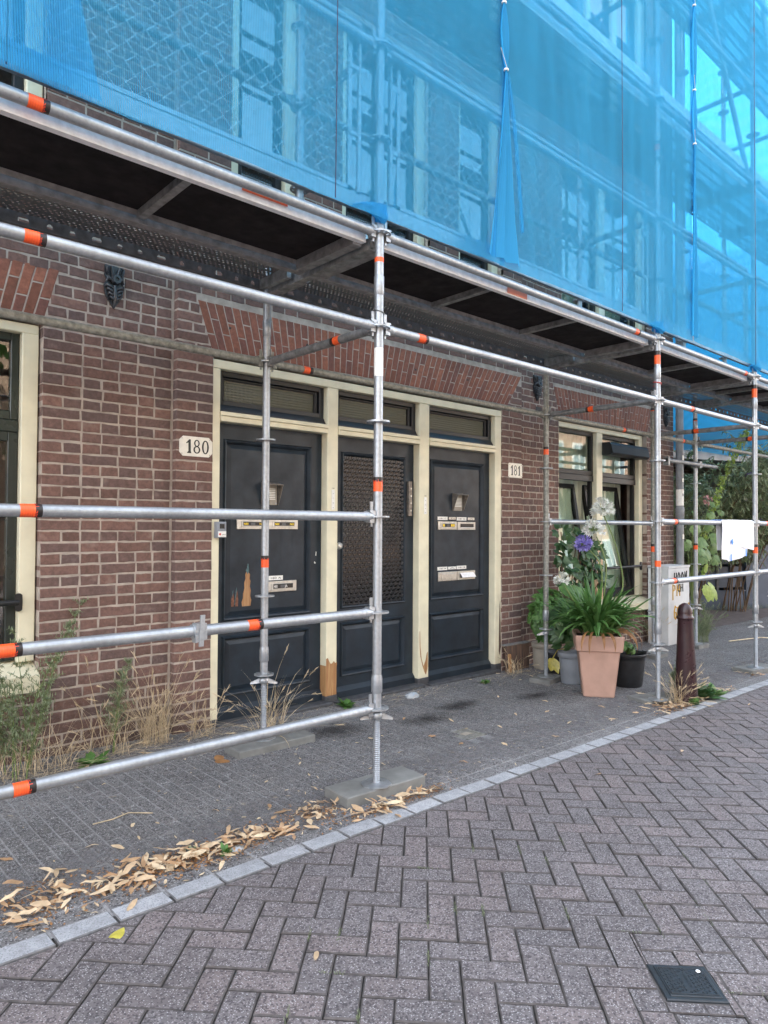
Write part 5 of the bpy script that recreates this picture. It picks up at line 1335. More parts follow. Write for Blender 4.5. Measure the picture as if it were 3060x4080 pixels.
gt = tag(m.build('drain_grate', MAT['galvmoss'], loc=(gx0, gy0, z)), 'small square iron grate set in the pavement before the doors', 'grate')
for k in range(7):
    m = MB(); x = gx0+.025+k*.0235; m.box(x, x+.009, gy0+.014, gy1-.014, z-.015, z+.001); m.build('bar', MAT['galvmoss'], gt)
m = MB(); m.box(gx0+.055, gx0+.13, gy0+.07, gy0+.12, z+.0012, z+.003); m.build('raised_panel', MAT['beigepot'], gt)
# ------------------------------------------------------------------ pots and plants
def square_pot(cx, cy, rot, hb, ht, h, label):
    X = Matrix.Translation((cx, cy, gz(cx))) @ Matrix.Rotation(rot, 4, 'Z')
    def rr(hw, z, r=.018, n=4):
        out = []
        for sx, sy, a0 in ((1, 1, 0), (-1, 1, 90), (-1, -1, 180), (1, -1, 270)):
            for k in range(n): a = math.radians(a0+90*k/(n-1)); out.append((sx*(hw-r)+r*math.cos(a), sy*(hw-r)+r*math.sin(a), z))
        return out
    def loft(levels):
        m = MB(); m.x = X; vs = []; nn = 16
        for hw, z in levels: vs += rr(hw, z)
        m.add(vs, [(i*nn+k, i*nn+(k+1) % nn, (i+1)*nn+(k+1) % nn, (i+1)*nn+k) for i in range(len(levels)-1) for k in range(nn)]); return m
    zr = h-.135
    m = loft([(hb-.006, 0), (hb, .008), (hb+(ht-.014-hb)*zr/h, zr)])
    m.add(rr(hb-.006, 0)[::-1], [tuple(range(16))])
    o = tag(m.build('flower_pot', MAT['terra'], loc=(cx, cy, gz(cx))), label, 'flower pot')
    k = ht-.012; m = loft([(k-.008, zr), (k, zr+.004), (k+.004, zr+.01), (ht+.004, h-.008), (ht, h), (ht-.016, h), (ht-.02, h-.05)]); m.build('rim', MAT['terra'], o)
    m = MB(); m.x = X; m.add(rr(ht-.022, h-.03), [tuple(range(16))]); m.build('soil', MAT['soil'], o); return o
PX, PY = 2.985, .50
square_pot(PX, PY, math.radians(-54), .128, .198, .525, 'tall square terracotta coloured pot holding the agapanthus')
def round_pot(cx, cy, rb, rt_, h, mat, label, band=.05, z0=None, cat='flower pot', name='flower_pot', soil=True, sq=None):
    g0 = gz(cx) if z0 is None else z0
    m = MB(); m.lathe([(rb*.96, 0), (rb, .008), (rb+(rt_-.008-rb)*(1-band/h), h-band)], (cx, cy, g0), 24, cap=False); m.lathe([(rb*.96, 0), (.001, 0)], (cx, cy, g0), 24, cap=False)
    o = tag(m.build(name, MAT[mat], loc=(cx, cy, g0)), label, cat)
    m = MB(); m.lathe([(rt_-.008, h-band), (rt_, h-band+.002), (rt_+.003, h-.006), (rt_+.002, h), (rt_-.008, h), (rt_-.014, h-.06), (rt_-.03, h-.10)], (cx, cy, g0), 24, cap=False); m.build('rim', MAT[mat], o)
    if soil: m = MB(); m.lathe([(rt_-.016, 0), (.001, .006)], (cx, cy, g0+h-.05), 20, cap=False); m.build('soil', MAT['soil'], o)
    return o
round_pot(3.21, .90, .098, .128, .285, 'greypot', 'round grey plastic pot left behind the terracotta pot')
round_pot(3.60, 1.47, .115, .135, .26, 'beigepot', 'round beige pot against the wall behind the inner scaffold foot')
bk = round_pot(3.52, .52, .132, .172, .30, 'bucket', 'large black builder bucket with seedlings right of the terracotta pot', band=.03, cat='bucket', name='bucket')
m = MB()
for s in (-1, 1):
    m = MB(); c = Vector((3.52+s*.15, .52-s*.09, .255)); m.path([c+Vector((-.03, -.03, 0)), c+Vector((s*.045, -s*.03, -.012)), c+Vector((.03, .04, 0))], .009, 6); m.build('bucket_handle', MAT['bucket'], bk)
round_pot(3.45, 1.22, .10, .12, .22, 'bucket', 'black pot half hidden behind the grey pot and the scaffold foot')

rp = random.Random(77)
def arc(p0, az, L_, e0, e1, n=7, wob=0):
    """points of a stem or leaf: azimuth, length, starting and ending elevation"""
    p = Vector(p0); out = [p.copy()]
    for i in range(n):
        t = (i+.5)/n; e = e0+(e1-e0)*t**1.3; a = az+wob*t
        p = p+Vector((math.cos(a)*math.cos(e), math.sin(a)*math.cos(e), math.sin(e)))*(L_/n); out.append(p.copy())
    return out
def leaf(mb, c, d, nrm, L_, W2, mi=0, lobes=None, curl=.15):
    """single broad leaf as a fan of small faces; lobes gives the outline"""
    c = Vector(c); d = Vector(d).normalized(); nrm = Vector(nrm); s = d.cross(nrm).normalized(); nn = s.cross(d)
    prof = lobes or [(0, 0), (.15, .55), (.4, 1), (.7, .72), (1, 0)]
    ctr = [c+d*(L_*t)-nn*(curl*L_*t*t) for t, _ in prof]
    vs = []; 
    for (t, w_), q in zip(prof, ctr): vs += [q-s*(W2*w_)-nn*(W2*w_*.25), q, q+s*(W2*w_)-nn*(W2*w_*.25)]
    fs = []
    for i in range(len(prof)-1):
        a = i*3; fs += [(a, a+1, a+4, a+3), (a+1, a+2, a+5, a+4)]
    mb.add(vs, fs, mi, True)
def rdir(r, up_=.0): 
    a = r.uniform(0, 2*math.pi); z = r.uniform(-1, 1)+up_; q = math.sqrt(max(0, 1-min(1, z*z))); return Vector((q*math.cos(a), q*math.sin(a), z)).normalized()
def plant(name, base, label, cat='plant', group=None): return empty(name, base, label, cat, group)

# agapanthus
A0 = Vector((PX, PY, .49)); ag = plant('agapanthus', A0, 'agapanthus with long strap leaves, white and violet flower heads in the terracotta pot')
mA, mB2 = MB(), MB()
for i in range(300):
    az = rp.uniform(0, 2*math.pi); L_ = rp.choice([rp.uniform(.28, .42), rp.uniform(.38, .58)]); e0 = rp.uniform(math.radians(48), math.radians(89)); e1 = e0-math.radians(rp.choice([rp.uniform(12, 60), rp.uniform(60, 125)])); r0 = rp.uniform(0, .13)
    p0 = A0+Vector((r0*math.cos(az), r0*math.sin(az), -.01)); pts = arc(p0, az, L_, e0, e1, 9, rp.uniform(-.35, .35))
    side = Vector((-math.sin(az), math.cos(az), rp.uniform(-.35, .35)))
    (mA if i % 2 else mB2).blade(pts, rp.uniform(.026, .042), side, 0, .2)
tag(mA.build('strap_leaves', MAT['strap'], ag), kind='stuff'); tag(mB2.build('strap_leaves', MAT['strap'], ag), kind='stuff')
m = MB()
for az, L_ in ((-2.2, .30), (-2.45, .26), (-1.55, .33), (-1.2, .27), (-.9, .34), (-2.8, .33), (-3.0, .30), (-.55, .26)):
    p0 = A0+Vector((.15*math.cos(az), .15*math.sin(az), .02)); m.blade(arc(p0, az, L_, .4, -2.0, 8, .1), .026, (-math.sin(az), math.cos(az), .2), 0, .3)
tag(m.build('withered_leaves', MAT['brownleaf'], ag), kind='stuff')
def head(c, mat, R, n, openv, parent, up_=.35, petal=1.0):
    c = Vector(c); m = MB(); sm_ = MB()
    for i in range(n):
        d = rdir(rp, up_)
        if d.z < -.65: continue
        tip = c+d*R*rp.uniform(.30, .58); sm_.path([c, tip], .0018, 3, cap=False, smooth=False)
        s = d.cross(Vector((.3, .2, 1))).normalized(); u = s.cross(d)
        for q in range(6):      # trumpet of six petals
            a = q*math.pi/3; o = s*math.cos(a)+u*math.sin(a); L_ = R*.58*petal
            m.blade([tip, tip+d*L_*.45+o*.006, tip+d*L_*.8+o*(.010+.010*openv), tip+d*L_*(1-.15*openv)+o*(.014+.026*openv)], .0125, d.cross(o), 0, .1)
    tag(m.build('florets', MAT[mat], parent), kind='stuff'); tag(sm_.build('flower_stalks', MAT['stem'], parent), kind='stuff')
def scape(pts, parent, r=.0065):
    n = 14; out = []
    P_ = [Vector(p) for p in pts]
    for i in range(n+1):
        t = i/n*(len(P_)-1); k = min(int(t), len(P_)-2); f = t-k
        p0, p1, p2, p3 = P_[max(k-1, 0)], P_[k], P_[k+1], P_[min(k+2, len(P_)-1)]
        out.append(.5*((2*p1)+(p2-p0)*f+(2*p0-5*p1+4*p2-p3)*f*f+(3*p1-p0-3*p2+p3)*f**3))
    m = MB(); m.path(out, [r*(1.1-.3*i/n) for i in range(n+1)], 7); m.build('flower_stem', MAT['stem'], parent)
scape([(3.03, .50, .5), (3.22, .40, .85), (3.17, .42, 1.20), (3.06, .48, 1.50)], ag); head((3.04, .49, 1.555), 'whiteflower', .104, 52, .6, ag, .55)
scape([(3.00, .50, .5), (3.03, .46, .85), (3.05, .46, 1.10), (2.97, .50, 1.32)], ag); head((2.94, .51, 1.375), 'whiteflower', .096, 46, .45, ag, .6)
scape([(2.98, .52, .5), (3.0, .47, .85), (2.98, .47, 1.08), (2.90, .52, 1.20)], ag); head((2.83, .545, 1.255), 'blueflower', .080, 44, .7, ag, .1)
scape([(2.92, .52, .5), (2.80, .58, .72), (2.68, .63, .90)], ag, .008); head((2.655, .64, .945), 'whiteflower', .072, 34, .25, ag, .7)

# leafy feverfew-like bush in the beige pot
def bush(name, base, rx, ry, h, n, mat, L_, label, z0=0, lob=5, cat='plant', density=1):
    b = Vector(base); root = plant(name, b, label, cat); m = MB(); st_ = MB()
    for i in range(n):
        d = rdir(rp, .1); rr = rp.uniform(.35, 1)**.6; p = b+Vector((d.x*rx*rr, d.y*ry*rr, h*.5+d.z*h*.5*rr+z0))
        if i % 9 == 0: st_.path([b+Vector((0, 0, z0*.5)), b+Vector((d.x*rx*.4, d.y*ry*.4, (p.z-b.z)*.55)), p], .0025, 4, cap=False)
        nv = (d+Vector((0, -.5, .6))).normalized()
        for q in range(lob):        # divided leaf
            a = (q-(lob-1)/2)*.55; t = nv.cross(Vector((.2, .1, 1))).normalized(); dd = (t*math.cos(a)+nv.cross(t)*math.sin(a)).normalized()
            leaf(m, p, dd+nv*.25*rp.uniform(-1, 1), nv, L_*rp.uniform(.7, 1.15), L_*.26)
    tag(m.build('leaves', MAT[mat], root), kind='stuff'); tag(st_.build('stems', MAT['stem'], root), kind='stuff'); return root
bush('potted_bush', (3.62, 1.43, .21), .24, .18, .58, 560, 'green', .052, 'bushy green herb with finely cut leaves in the beige pot by the pier')
bush('potted_shrub', (3.30, 1.0, .25), .20, .2, .42, 130, 'darkleaf', .10, 'dark leafy plant in the grey pot behind the agapanthus', lob=3)
bush('seedlings', (3.52, .52, .24), .10, .10, .12, 42, 'green', .045, 'small green seedlings in the black bucket', lob=3)
# fig-like shrub climbing before the right window
root = plant('fig_shrub', (3.85, 1.35, 0), 'shrub with large dark lobed leaves in front of the right window'); m = MB(); st_ = MB()
figs = [(3.75, 1.35, 1.25), (3.85, 1.4, 1.12), (4.0, 1.35, 1.3), (4.15, 1.38, 1.36), (4.05, 1.3, 1.15), (4.2, 1.32, 1.2), (3.8, 1.3, .98), (3.95, 1.34, .95), (4.1, 1.3, 1.0), (4.25, 1.3, 1.02), (3.7, 1.35, 1.1), (3.9, 1.3, .82), (4.3, 1.28, .92), (3.78, 1.4, 1.35), (4.08, 1.36, .86), (4.32, 1.3, 1.12), (3.68, 1.3, .88), (4.0, 1.3, 1.05), (4.22, 1.33, 1.42), (4.4, 1.3, .84)]
for (x, y, z) in figs:
    st_.path([(3.95, 1.42, .1), (3.95+(x-3.95)*.4, 1.4, z*.6), (x, y, z)], .006, 5, cap=False)
    for q in range(7):
        d = Vector((rp.uniform(-1, 1), rp.uniform(-.8, .3), rp.uniform(-.9, .4))).normalized(); nv = Vector((rp.uniform(-.5, .3), -1, rp.uniform(.1, .9)))
        p_ = Vector((x, y, z))+d*.04
        for a in (-.7, 0, .7):
            t = d; s = nv.cross(t).normalized(); leaf(m, p_, t*math.cos(a)+s*math.sin(a), nv, rp.uniform(.075, .115)*(1 if a == 0 else .8), .030)
tag(m.build('leaves', MAT['darkleaf'], root), kind='stuff'); tag(st_.build('stems', MAT['twig'], root), kind='stuff')
# pale broad leaf cluster behind the agapanthus (squash-like leaves)
ROUND = [(0, .25), (.08, .7), (.3, 1), (.55, 1.02), (.8, .72), (1, .15)]
root = plant('squash_plant', (3.35, .95, .3), 'plant with broad rounded green leaves left above the agapanthus pot'); m = MB()
for (x, y, z, s_) in ((3.12, .95, .86, .17), (3.28, .95, .83, .2), (3.4, .98, .72, .18), (3.05, .9, .62, .15), (3.2, .85, .58, .16), (3.5, 1.0, .8, .15)):
    for a in (-.6, 0, .6):
        leaf(m, (x, y, z), Vector((math.sin(a)+.4, -.4, -math.cos(a)*.5+.2)), (-.2, -.8, .8), s_, s_*.32, 0, ROUND)
    m.path([(3.3, 1.0, .28), ((x+3.3)/2, y, z*.8), (x, y, z)], .005, 4, cap=False)
tag(m.build('leaves', MAT['green'], root), kind='stuff')
m = MB()
for a in (-.7, 0, .7): leaf(m, (3.22, 1.12, .15), (math.sin(a)-.1, -.5, -.55), (0, -.8, .6), .15, .045, 0, ROUND)
m.path([(3.35, 1.05, .24), (3.28, 1.1, .23), (3.22, 1.12, .15)], .004, 4); tag(m.build('yellow_leaf', MAT['yellowleaf'], loc=(3.22, 1.12, .05)), 'limp yellow leaf hanging left of the grey pot', 'leaf')

# ------------------------------------------------------------------ weeds along the wall
def grass_tuft(base, n, hmin, hmax, spread, label, mat='straw', heads=True, lean=(0, 0), wd=.0035, flat=0.0, group=None):
    b = Vector(base); root = plant('grass_tuft', b, label, 'grass', group); m = MB(); hd = MB()
    for i in range(n):
        az = rp.uniform(0, 2*math.pi); L_ = rp.uniform(hmin, hmax); e0 = math.radians(rp.uniform(58, 88)); e1 = e0-math.radians(rp.uniform(10, 75))
        if rp.random() < flat: e0 = math.radians(rp.uniform(8, 35)); e1 = math.radians(rp.uniform(-12, 5))
        p0 = b+Vector((rp.uniform(-1, 1)*spread, rp.uniform(-1, .6)*spread*.6, 0)); pts = arc(p0, az, L_, e0, e1, 5, rp.uniform(-.3, .3))
        pts = [p+Vector((lean[0], lean[1], 0))*((p.z-b.z)) for p in pts]
        for p in pts: p.y = min(p.y, 1.68 if p.x < XB0 or p.x > XB1 else 1.60); p.z = max(p.z, gz(p.x)+.004)
        m.blade(pts, wd*rp.uniform(.6, 1.2), (-math.sin(az), math.cos(az), .1), 0, .2)
        if heads and rp.random() < .35:
            e = pts[-1]; d = (pts[-1]-pts[-2]).normalized()
            for q in range(9):
                o = d+Vector((rp.uniform(-.7, .7), rp.uniform(-.7, .7), rp.uniform(-.5, .7))); hd.blade([e-d*.035+d*.006*q, e-d*.02+d*.006*q+o*.012, e-d*.02+d*.006*q+o*.024], .004, o.cross(d)+Vector((0, 0, .01)), 0, .1)
    tag(m.build('blades', MAT[mat], root), kind='stuff')
    if hd.v: tag(hd.build('seed_heads', MAT[mat], root), kind='stuff')
    return root
grass_tuft((-.52, 1.55, .006), 130, .22, .58, .09, 'tall dry straw coloured grass tuft in the corner left of the brick pier')
grass_tuft((-.83, 1.50, .01), 80, .15, .62, .13, 'loose dry grass tuft between the feathery weed and the pier', flat=.5)
grass_tuft((-.22, 1.52, .003), 60, .12, .34, .10, 'short dry tuft at the foot of the brick pier', flat=.3)
grass_tuft((.16, 1.27, -.002), 80, .20, .60, .09, 'dry grass tuft round the inner scaffold foot before the number 180 door', flat=.35)
grass_tuft((-1.25, 1.45, .015), 130, .12, .40, .20, 'dense dry grass at the far left below the window sill', flat=.3, heads=False)
grass_tuft((3.22, -.10, -.04), 150, .10, .34, .10, 'dry tangled weeds round the bollard foot', flat=.3)
grass_tuft((6.62, 1.25, -.08), 190, .2, .62, .16, 'tall yellow green grass beside the street cabinet', mat='weed')
grass_tuft((6.1, 1.55, -.07), 60, .1, .5, .12, 'dry grass between the sill and the street cabinet')
grass_tuft((3.1, 1.5, -.04), 55, .08, .26, .10, 'dry stalks at the foot of the right door post', flat=.5)
def feather_weed(base, n, h, label, mat='weed', spread=.12):
    b = Vector(base); root = plant('weed', b, label, 'weed'); m = MB(); st_ = MB()
    for i in range(n):
        az = rp.uniform(0, 2*math.pi); pts = arc(b+Vector((rp.uniform(-1, 1)*spread, rp.uniform(-.6, .6)*spread*.6, 0)), az, h*rp.uniform(.55, 1.05), math.radians(rp.uniform(78, 90)), math.radians(rp.uniform(50, 82)), 12)
        for p in pts: p.y = min(p.y, 1.66)
        st_.path(pts, [.004*(1-.75*k/12) for k in range(13)], 4, cap=False)
        for k in range(3, 13):
            for q in range(4):
                a2 = rp.uniform(0, 2*math.pi); side = arc(pts[k], a2, rp.uniform(.05, .14)*(1.25-k/14), math.radians(45), math.radians(20), 5)
                st_.path(side[::2], .0011, 3, cap=False, smooth=False)
                for s in side[1:]:
                    for _ in range(3):
                        d = rdir(rp, .2); m.blade([s, s+d*.009, s+d*rp.uniform(.016, .032)], .0062, d.cross(Vector((0, .3, 1)))+Vector((.01, 0, 0)), 0, .1)
    tag(m.build('leaves', MAT[mat], root), kind='stuff'); tag(st_.build('stems', MAT['stem'], root), kind='stuff')
feather_weed((-1.26, 1.52, .014), 5, .93, 'tall feathery grey green weed below the left window', spread=.16)
feather_weed((-.78, 1.52, .01), 2, .60, 'slim green weed stem standing in the dry grass', spread=.05)
feather_weed((-1.42, 1.42, .017), 5, .62, 'low feathery weed at the far left edge', spread=.12)
feather_weed((3.45, -.02, -.04), 4, .36, 'fine green weed right behind the bollard', spread=.07)
feather_weed((6.75, 1.2, -.08), 4, .5, 'thin green weed at the right of the street cabinet', spread=.1)
def rosette_plant(base, n, L_, mat, label, e=(15, 50)):
    b = Vector(base); root = plant('weed', b, label, 'weed'); m = MB()
    for i in range(n):
        az = rp.uniform(0, 2*math.pi); el = math.radians(rp.uniform(*e)); d = Vector((math.cos(az)*math.cos(el), math.sin(az)*math.cos(el), math.sin(el)))
        leaf(m, b+d*L_*.25*rp.uniform(.2, 2), d, Vector((-d.x, -d.y, 1.2)), L_*rp.uniform(.6, 1.1), L_*.28, 0, None, .35)
    tag(m.build('leaves', MAT[mat], root), kind='stuff')
rosette_plant((-.96, 1.38, .012), 30, .085, 'green', 'low bright green weed in front of the dry grass at the wall')
rosette_plant((1.03, 1.52, -.01), 46, .062, 'green', 'small round leaved green weed at the foot of the repaired door post', (10, 60))
rosette_plant((2.55, 1.38, -.03), 24, .05, 'green', 'little green weed in front of the number 181 door')
rosette_plant((3.50, -.17, -.04), 46, .12, 'darkleaf', 'dark green mallow leaves at the right foot of the bollard', (20, 75))
rosette_plant((3.64, -.20, -.04), 26, .10, 'bigleaf', 'pale green mallow leaves further right of the bollard foot', (20, 70))
rosette_plant((3.23, -.22, -.04), 14, .07, 'green', 'tiny green plant in the leaf litter before the bollard', (40, 80))
rosette_plant((-.94, -.10, .012), 12, .035, 'green', 'tiny green sprout in the fallen bracts by the kerb', (30, 80))
rosette_plant((-1.03, .02, .012), 10, .028, 'weed', 'tiny weed sprout at the end of the bract pile', (30, 80))

# ------------------------------------------------------------------ fallen leaves and bracts
def bract(mb, p, az, L_, rr, tilt=.25, wd=.28):
    d = Vector((math.cos(az)*math.cos(tilt), math.sin(az)*math.cos(tilt), math.sin(tilt))); s = Vector((-math.sin(az), math.cos(az), rr.uniform(-.5, .5)))
    q = [Vector(p)+d*L_*t+Vector((0, 0, .10*L_*math.sin(math.pi*t)*rr.uniform(-.3, 1.2))) for t in (0, .25, .5, .75, 1)]
    w_ = [.25, .9, 1, .8, .15]; vs = []
    n_ = s.cross(d).normalized(); fo = rr.uniform(-.3, .45)
    for a, b in zip(q, w_): vs += [a-s*L_*wd*.5*b+n_*L_*wd*.3*b*fo, a, a+s*L_*wd*.5*b+n_*L_*wd*.3*b*fo]
    mb.add(vs, [(i*3+j, i*3+j+1, i*3+j+4, i*3+j+3) for i in range(4) for j in (0, 1)], 0, True)
rl = random.Random(31)
piles = [(-1.66, -.02, .17, .10, 120), (-1.35, -.06, .14, .07, 80), (-1.18, -.02, .16, .07, 110), (-.98, -.05, .16, .07, 120), (-.80, -.03, .13, .06, 90), (-.66, -.06, .10, .05, 50), (-.38, .0, .13, .08, 100), (-.10, -.155, .22, .035, 90), (.20, -.15, .14, .04, 50), (3.05, -.14, .22, .09, 120), (3.3, -.2, .16, .05, 70), (4.0, -.26, .18, .04, 30), (5.0, .02, .15, .1, 30), (-1.55, .12, .14, .04, 24)]
m = MB()
for cx, cy, sx, sy, n in piles:
    for i in range(int(n*.50)):
        x, y = rl.gauss(cx, sx*.52), rl.gauss(cy, sy*.85)
        if -.26 < x < .30 and -.095 < y < .14: y = -.11-rl.random()*.04
        if y < KY1+.012: y = KY1+.02+rl.random()*.03
        bract(m, (x, y, gz(x)+rl.uniform(.002, .028)), rl.uniform(0, 6.28), rl.choice([rl.uniform(.025, .05), rl.uniform(.05, .088)]), rl, rl.uniform(-.06, .22), rl.choice([.17, .22, .30]))
tag(m.build('bract_litter', MAT['litter']), kind='stuff')
m = MB()
for cx, cy, sx, sy, n in piles:      # crushed brown crumbs between the bracts
    for i in range(n*3):
        x, y = rl.gauss(cx, sx*.7), rl.gauss(cy, sy*.8)
        if y < KY1+.006 or (-.26 < x < .30 and -.08 < y < .14): continue
        bract(m, (x, y, gz(x)+rl.uniform(.001, .008)), rl.uniform(0, 6.28), rl.uniform(.006, .018), rl, rl.uniform(-.2, .3), .5)
tag(m.build('leaf_crumbs', MAT['brownleaf']), kind='stuff')
m = MB()
for i in range(620):
    x = rl.uniform(-1.9, 4.6) if i % 3 else rl.uniform(-1.9, .6); y = min(1.55, max(KY1+.02, rl.choice([rl.gauss(1.5, .13), rl.gauss(-.02, .12), rl.uniform(-.1, 1.5)])))
    bract(m, (x, y, gz(x)+.004), rl.uniform(0, 6.28), rl.uniform(.008, .032), rl, rl.uniform(-.05, .3), rl.choice([.12, .3]))
tag(m.build('fine_litter', MAT['straw']), kind='stuff')
m = MB()
for i in range(230):
    x = rl.gauss(*rl.choice([(.55, .3), (-.6, .35), (-1.2, .3), (2.7, .4), (3.3, .3), (1.6, .2)])); y = rl.gauss(1.43, .09); L_ = rl.uniform(.05, .2); a = rl.uniform(-.7, .7)+(3.14 if rl.random() < .5 else 0); y = min(y, 1.56)
    z = gz(x)+rl.uniform(.005, .02); m.blade([(x, y, z), (x+L_*.5*math.cos(a), min(1.57, y+L_*.5*math.sin(a)), z+.008), (x+L_*math.cos(a), min(1.58, y+L_*math.sin(a)), z)], .003, (-math.sin(a), math.cos(a), 0), 0, .1)
tag(m.build('loose_straw', MAT['straw']), kind='stuff')
protos = []
for v in range(5):
    mm = MB(); bract(mm, (0, 0, .002), 0, .055+.006*v, rl, .08, .30); protos.append(mm.mesh('fallen_bract', MAT['litter']))
spots = [(-1.62, .42), (-1.36, .34), (-1.24, .22), (-1.10, .45), (-.75, .36), (-1.52, .22), (-.55, .10), (-.50, .24), (-.20, .24), (.02, .19), (.34, .3), (.42, .05), (.55, .42), (.62, .78), (.75, .02), (.95, .55), (1.02, .30), (1.2, .08), (1.35, .68), (1.5, .36), (1.6, .02), (1.85, .5), (1.95, .12), (2.1, .42), (2.3, .0), (2.4, .60), (2.6, .2), (2.66, -.05), (1.1, .95), (2.2, .95), (-1.05, -.90), (2.0, -.7), (1.2, -.6), (3.6, -.5), (4.2, -.6), (4.6, .3), (-.1, -.255), (2.8, -.35), (-1.42, -.265)]
LB = {2: 'single dry bract on the pavement left of the nearest scaffold foot', 7: 'dry bract lying by itself just behind the bract pile near the nearest foot', 13: 'dry bract between the concrete foot tile and the doors', 18: 'dry bract beside the iron drain grate', 22: 'lone bract near the kerb before the terracotta pot', 26: 'dry bract on the pavement just left of the terracotta pot',
      30: 'lone dry bract in the middle of the street pavers', 31: 'small dry bract far out on the street at the right', 36: 'dry bract lying across the kerb stones near the nearest foot', 38: 'dry bract resting on a kerb stone at the left'}
m = MB()
for i, (x, y) in enumerate(spots):
    if i in LB:
        o = inst('fallen_bract', protos[i % 5], (x, y, gz(x)+.003), None, (0, 0, rl.uniform(0, 6.28))); tag(o, LB[i], 'fallen leaf', 'single dry bracts lying apart on the paving')
    else: bract(m, (x, y, gz(x)+.004), rl.uniform(0, 6.28), .055, rl, .08, .3)
tag(m.build('scattered_bracts', MAT['litter']), kind='stuff')
m = MB()
leaf(m, (-1.52, -.395, .022), (.6, .5, .05), (0, 0, 1), .075, .03, 0, ROUND); tag(m.build('torn_leaf', MAT['yellowleaf'], loc=(-1.5, -.37, .02)), 'torn yellow green leaf on the street beside the kerb', 'fallen leaf')
m = MB(); leaf(m, (-.40, .98, .012), (.9, -.2, .3), (0, 0, 1), .10, .035, 0, ROUND, .5); leaf(m, (-.38, 1.0, .01), (.8, .3, .4), (0, -.5, 1), .08, .03, 0, ROUND, .6); tag(m.build('curled_leaf', MAT['brownleaf'], loc=(-.38, .98, 0)), 'curled brown leaf on the pavement by the concrete tile', 'fallen leaf')
def crumpled(c, r, label):
    m = MB(); c = Vector(c); n = 9; vs = []
    for j in range(5):
        for k in range(n):
            th = 2*math.pi*k/n; ph_ = math.pi/2*j/4; rr = r*(1+.25*noise.noise(Vector((k*1.3, j*1.7, r*50)))); vs.append(c+Vector((rr*math.cos(th)*math.cos(ph_), rr*.7*math.sin(th)*math.cos(ph_), rr*.5*math.sin(ph_))))
    m.add(vs, [(j*n+k, j*n+(k+1) % n, (j+1)*n+(k+1) % n, (j+1)*n+k) for j in range(4) for k in range(n)]); tag(m.build('plastic_scrap', MAT['clear'], loc=tuple(c)), label, 'litter')
crumpled((-.88, -.10, .014), .034, 'crumpled clear plastic cup lying in the bracts by the kerb'); crumpled((1.66, 1.43, -.02), .075, 'crumpled clear plastic bag before the middle door post')
m = MB(); m.path([(-1.25, .56, .018), (-1.16, .55, .02), (-1.08, .57, .022), (-.99, .50, .018)], .0028, 5); m.path([(-1.1, .565, .02), (-1.10, .60, .019)], .002, 4); tag(m.build('dry_twig', MAT['straw'], loc=(-1.25, .56, .015)), 'thin dry twig lying on the left pavement', 'twig')
m = MB(); m.path([(7.0, 1.0, -.07), (7.5, .8, -.05), (7.9, .55, -.08)], .008, 5); tag(m.build('dry_branch', MAT['straw'], loc=(7, 1, -.08)), 'dry branch on the ground beyond the street cabinet', 'twig')
# moss in the street joints
m = MB()
for i in range(260):
    u, v = rl.uniform(-6, 26), rl.uniform(-4, 24); base = O+E1*(round(u)*g)+E2*(round(v)*g)
    if base.y > -.5 or base.x > 2.5 or rl.random() < .35: continue
    dd = E2 if rl.random() < .8 else E1
    for q in range(26):
        p = base+dd*rl.uniform(-.04, .04)+Vector((rl.gauss(0, .003), rl.gauss(0, .003))); d = rdir(rl, .8); m.blade([(p.x, p.y, gz(p.x)-.006), (p.x+d.x*.003, p.y+d.y*.003, gz(p.x)+.002), (p.x+d.x*.007, p.y+d.y*.007, gz(p.x)+.003+.004*abs(d.z))], .0025, (1, .3, 0), 0, 0)
tag(m.build('joint_moss', MAT['weed']), kind='stuff')

# ------------------------------------------------------------------ beyond the corner
FD = Vector((.936, -.353, 0)); FN = Vector((-.353, -.936, 0)); FP = Vector((10.96, 2.8, 0))
def fp(s, d=0, z=0): p = FP+FD*s+FN*d; return Vector((p.x, p.y, z))
def fbox(mb, s0, s1, d0, d1, z0, z1, mi=0): mb.obox(fp((s0+s1)/2, (d0+d1)/2, (z0+z1)/2), FD*(s1-s0)/2, FN*(d1-d0)/2, (0, 0, (z1-z0)/2), mi)
G = -.14
fence = empty('slatted_fence', fp(0, 0, G), 'grey slatted fence with upright battens behind the tall shrubs', 'fence')
m = MB(); fbox(m, -4.2, .72, -.03, .03, G, .20); fbox(m, -4.2, .72, -.045, .045, .20, .225); m.build('plinth', MAT['bluepaint'], fence)
for z in (.28, .50, .72, .94, 1.16, 1.38, 1.60, 1.82):
    m = MB(); fbox(m, -4.2, .66, -.02, 0, z, z+.17); m.build('slat', MAT['bluepaint'], fence)
for s in [-4.1+.34*k for k in range(15)]:
    if s > .6: continue
    m = MB(); fbox(m, s, s+(.10 if int(s*10) % 3 else .06), .002, .03, .18, 2.0); m.build('batten', MAT['fencewood'], fence)
shed = empty('brick_shed', fp(1.6, -.4, G), 'low brick shed with blue grey painted base and grey roof edge at the far right', 'shed')
m = MB(); fbox(m, .70, 7.5, -2.2, .05, G, 1.17); m.build('painted_base', MAT['bluepaint'], shed)
m = MB(); fbox(m, .72, 7.5, -2.2, -.01, 1.17, 2.66); fbox(m, -5, .72, -2.6, -1.3, G, 2.66); m.build('mortar', MAT['mortar'], shed)
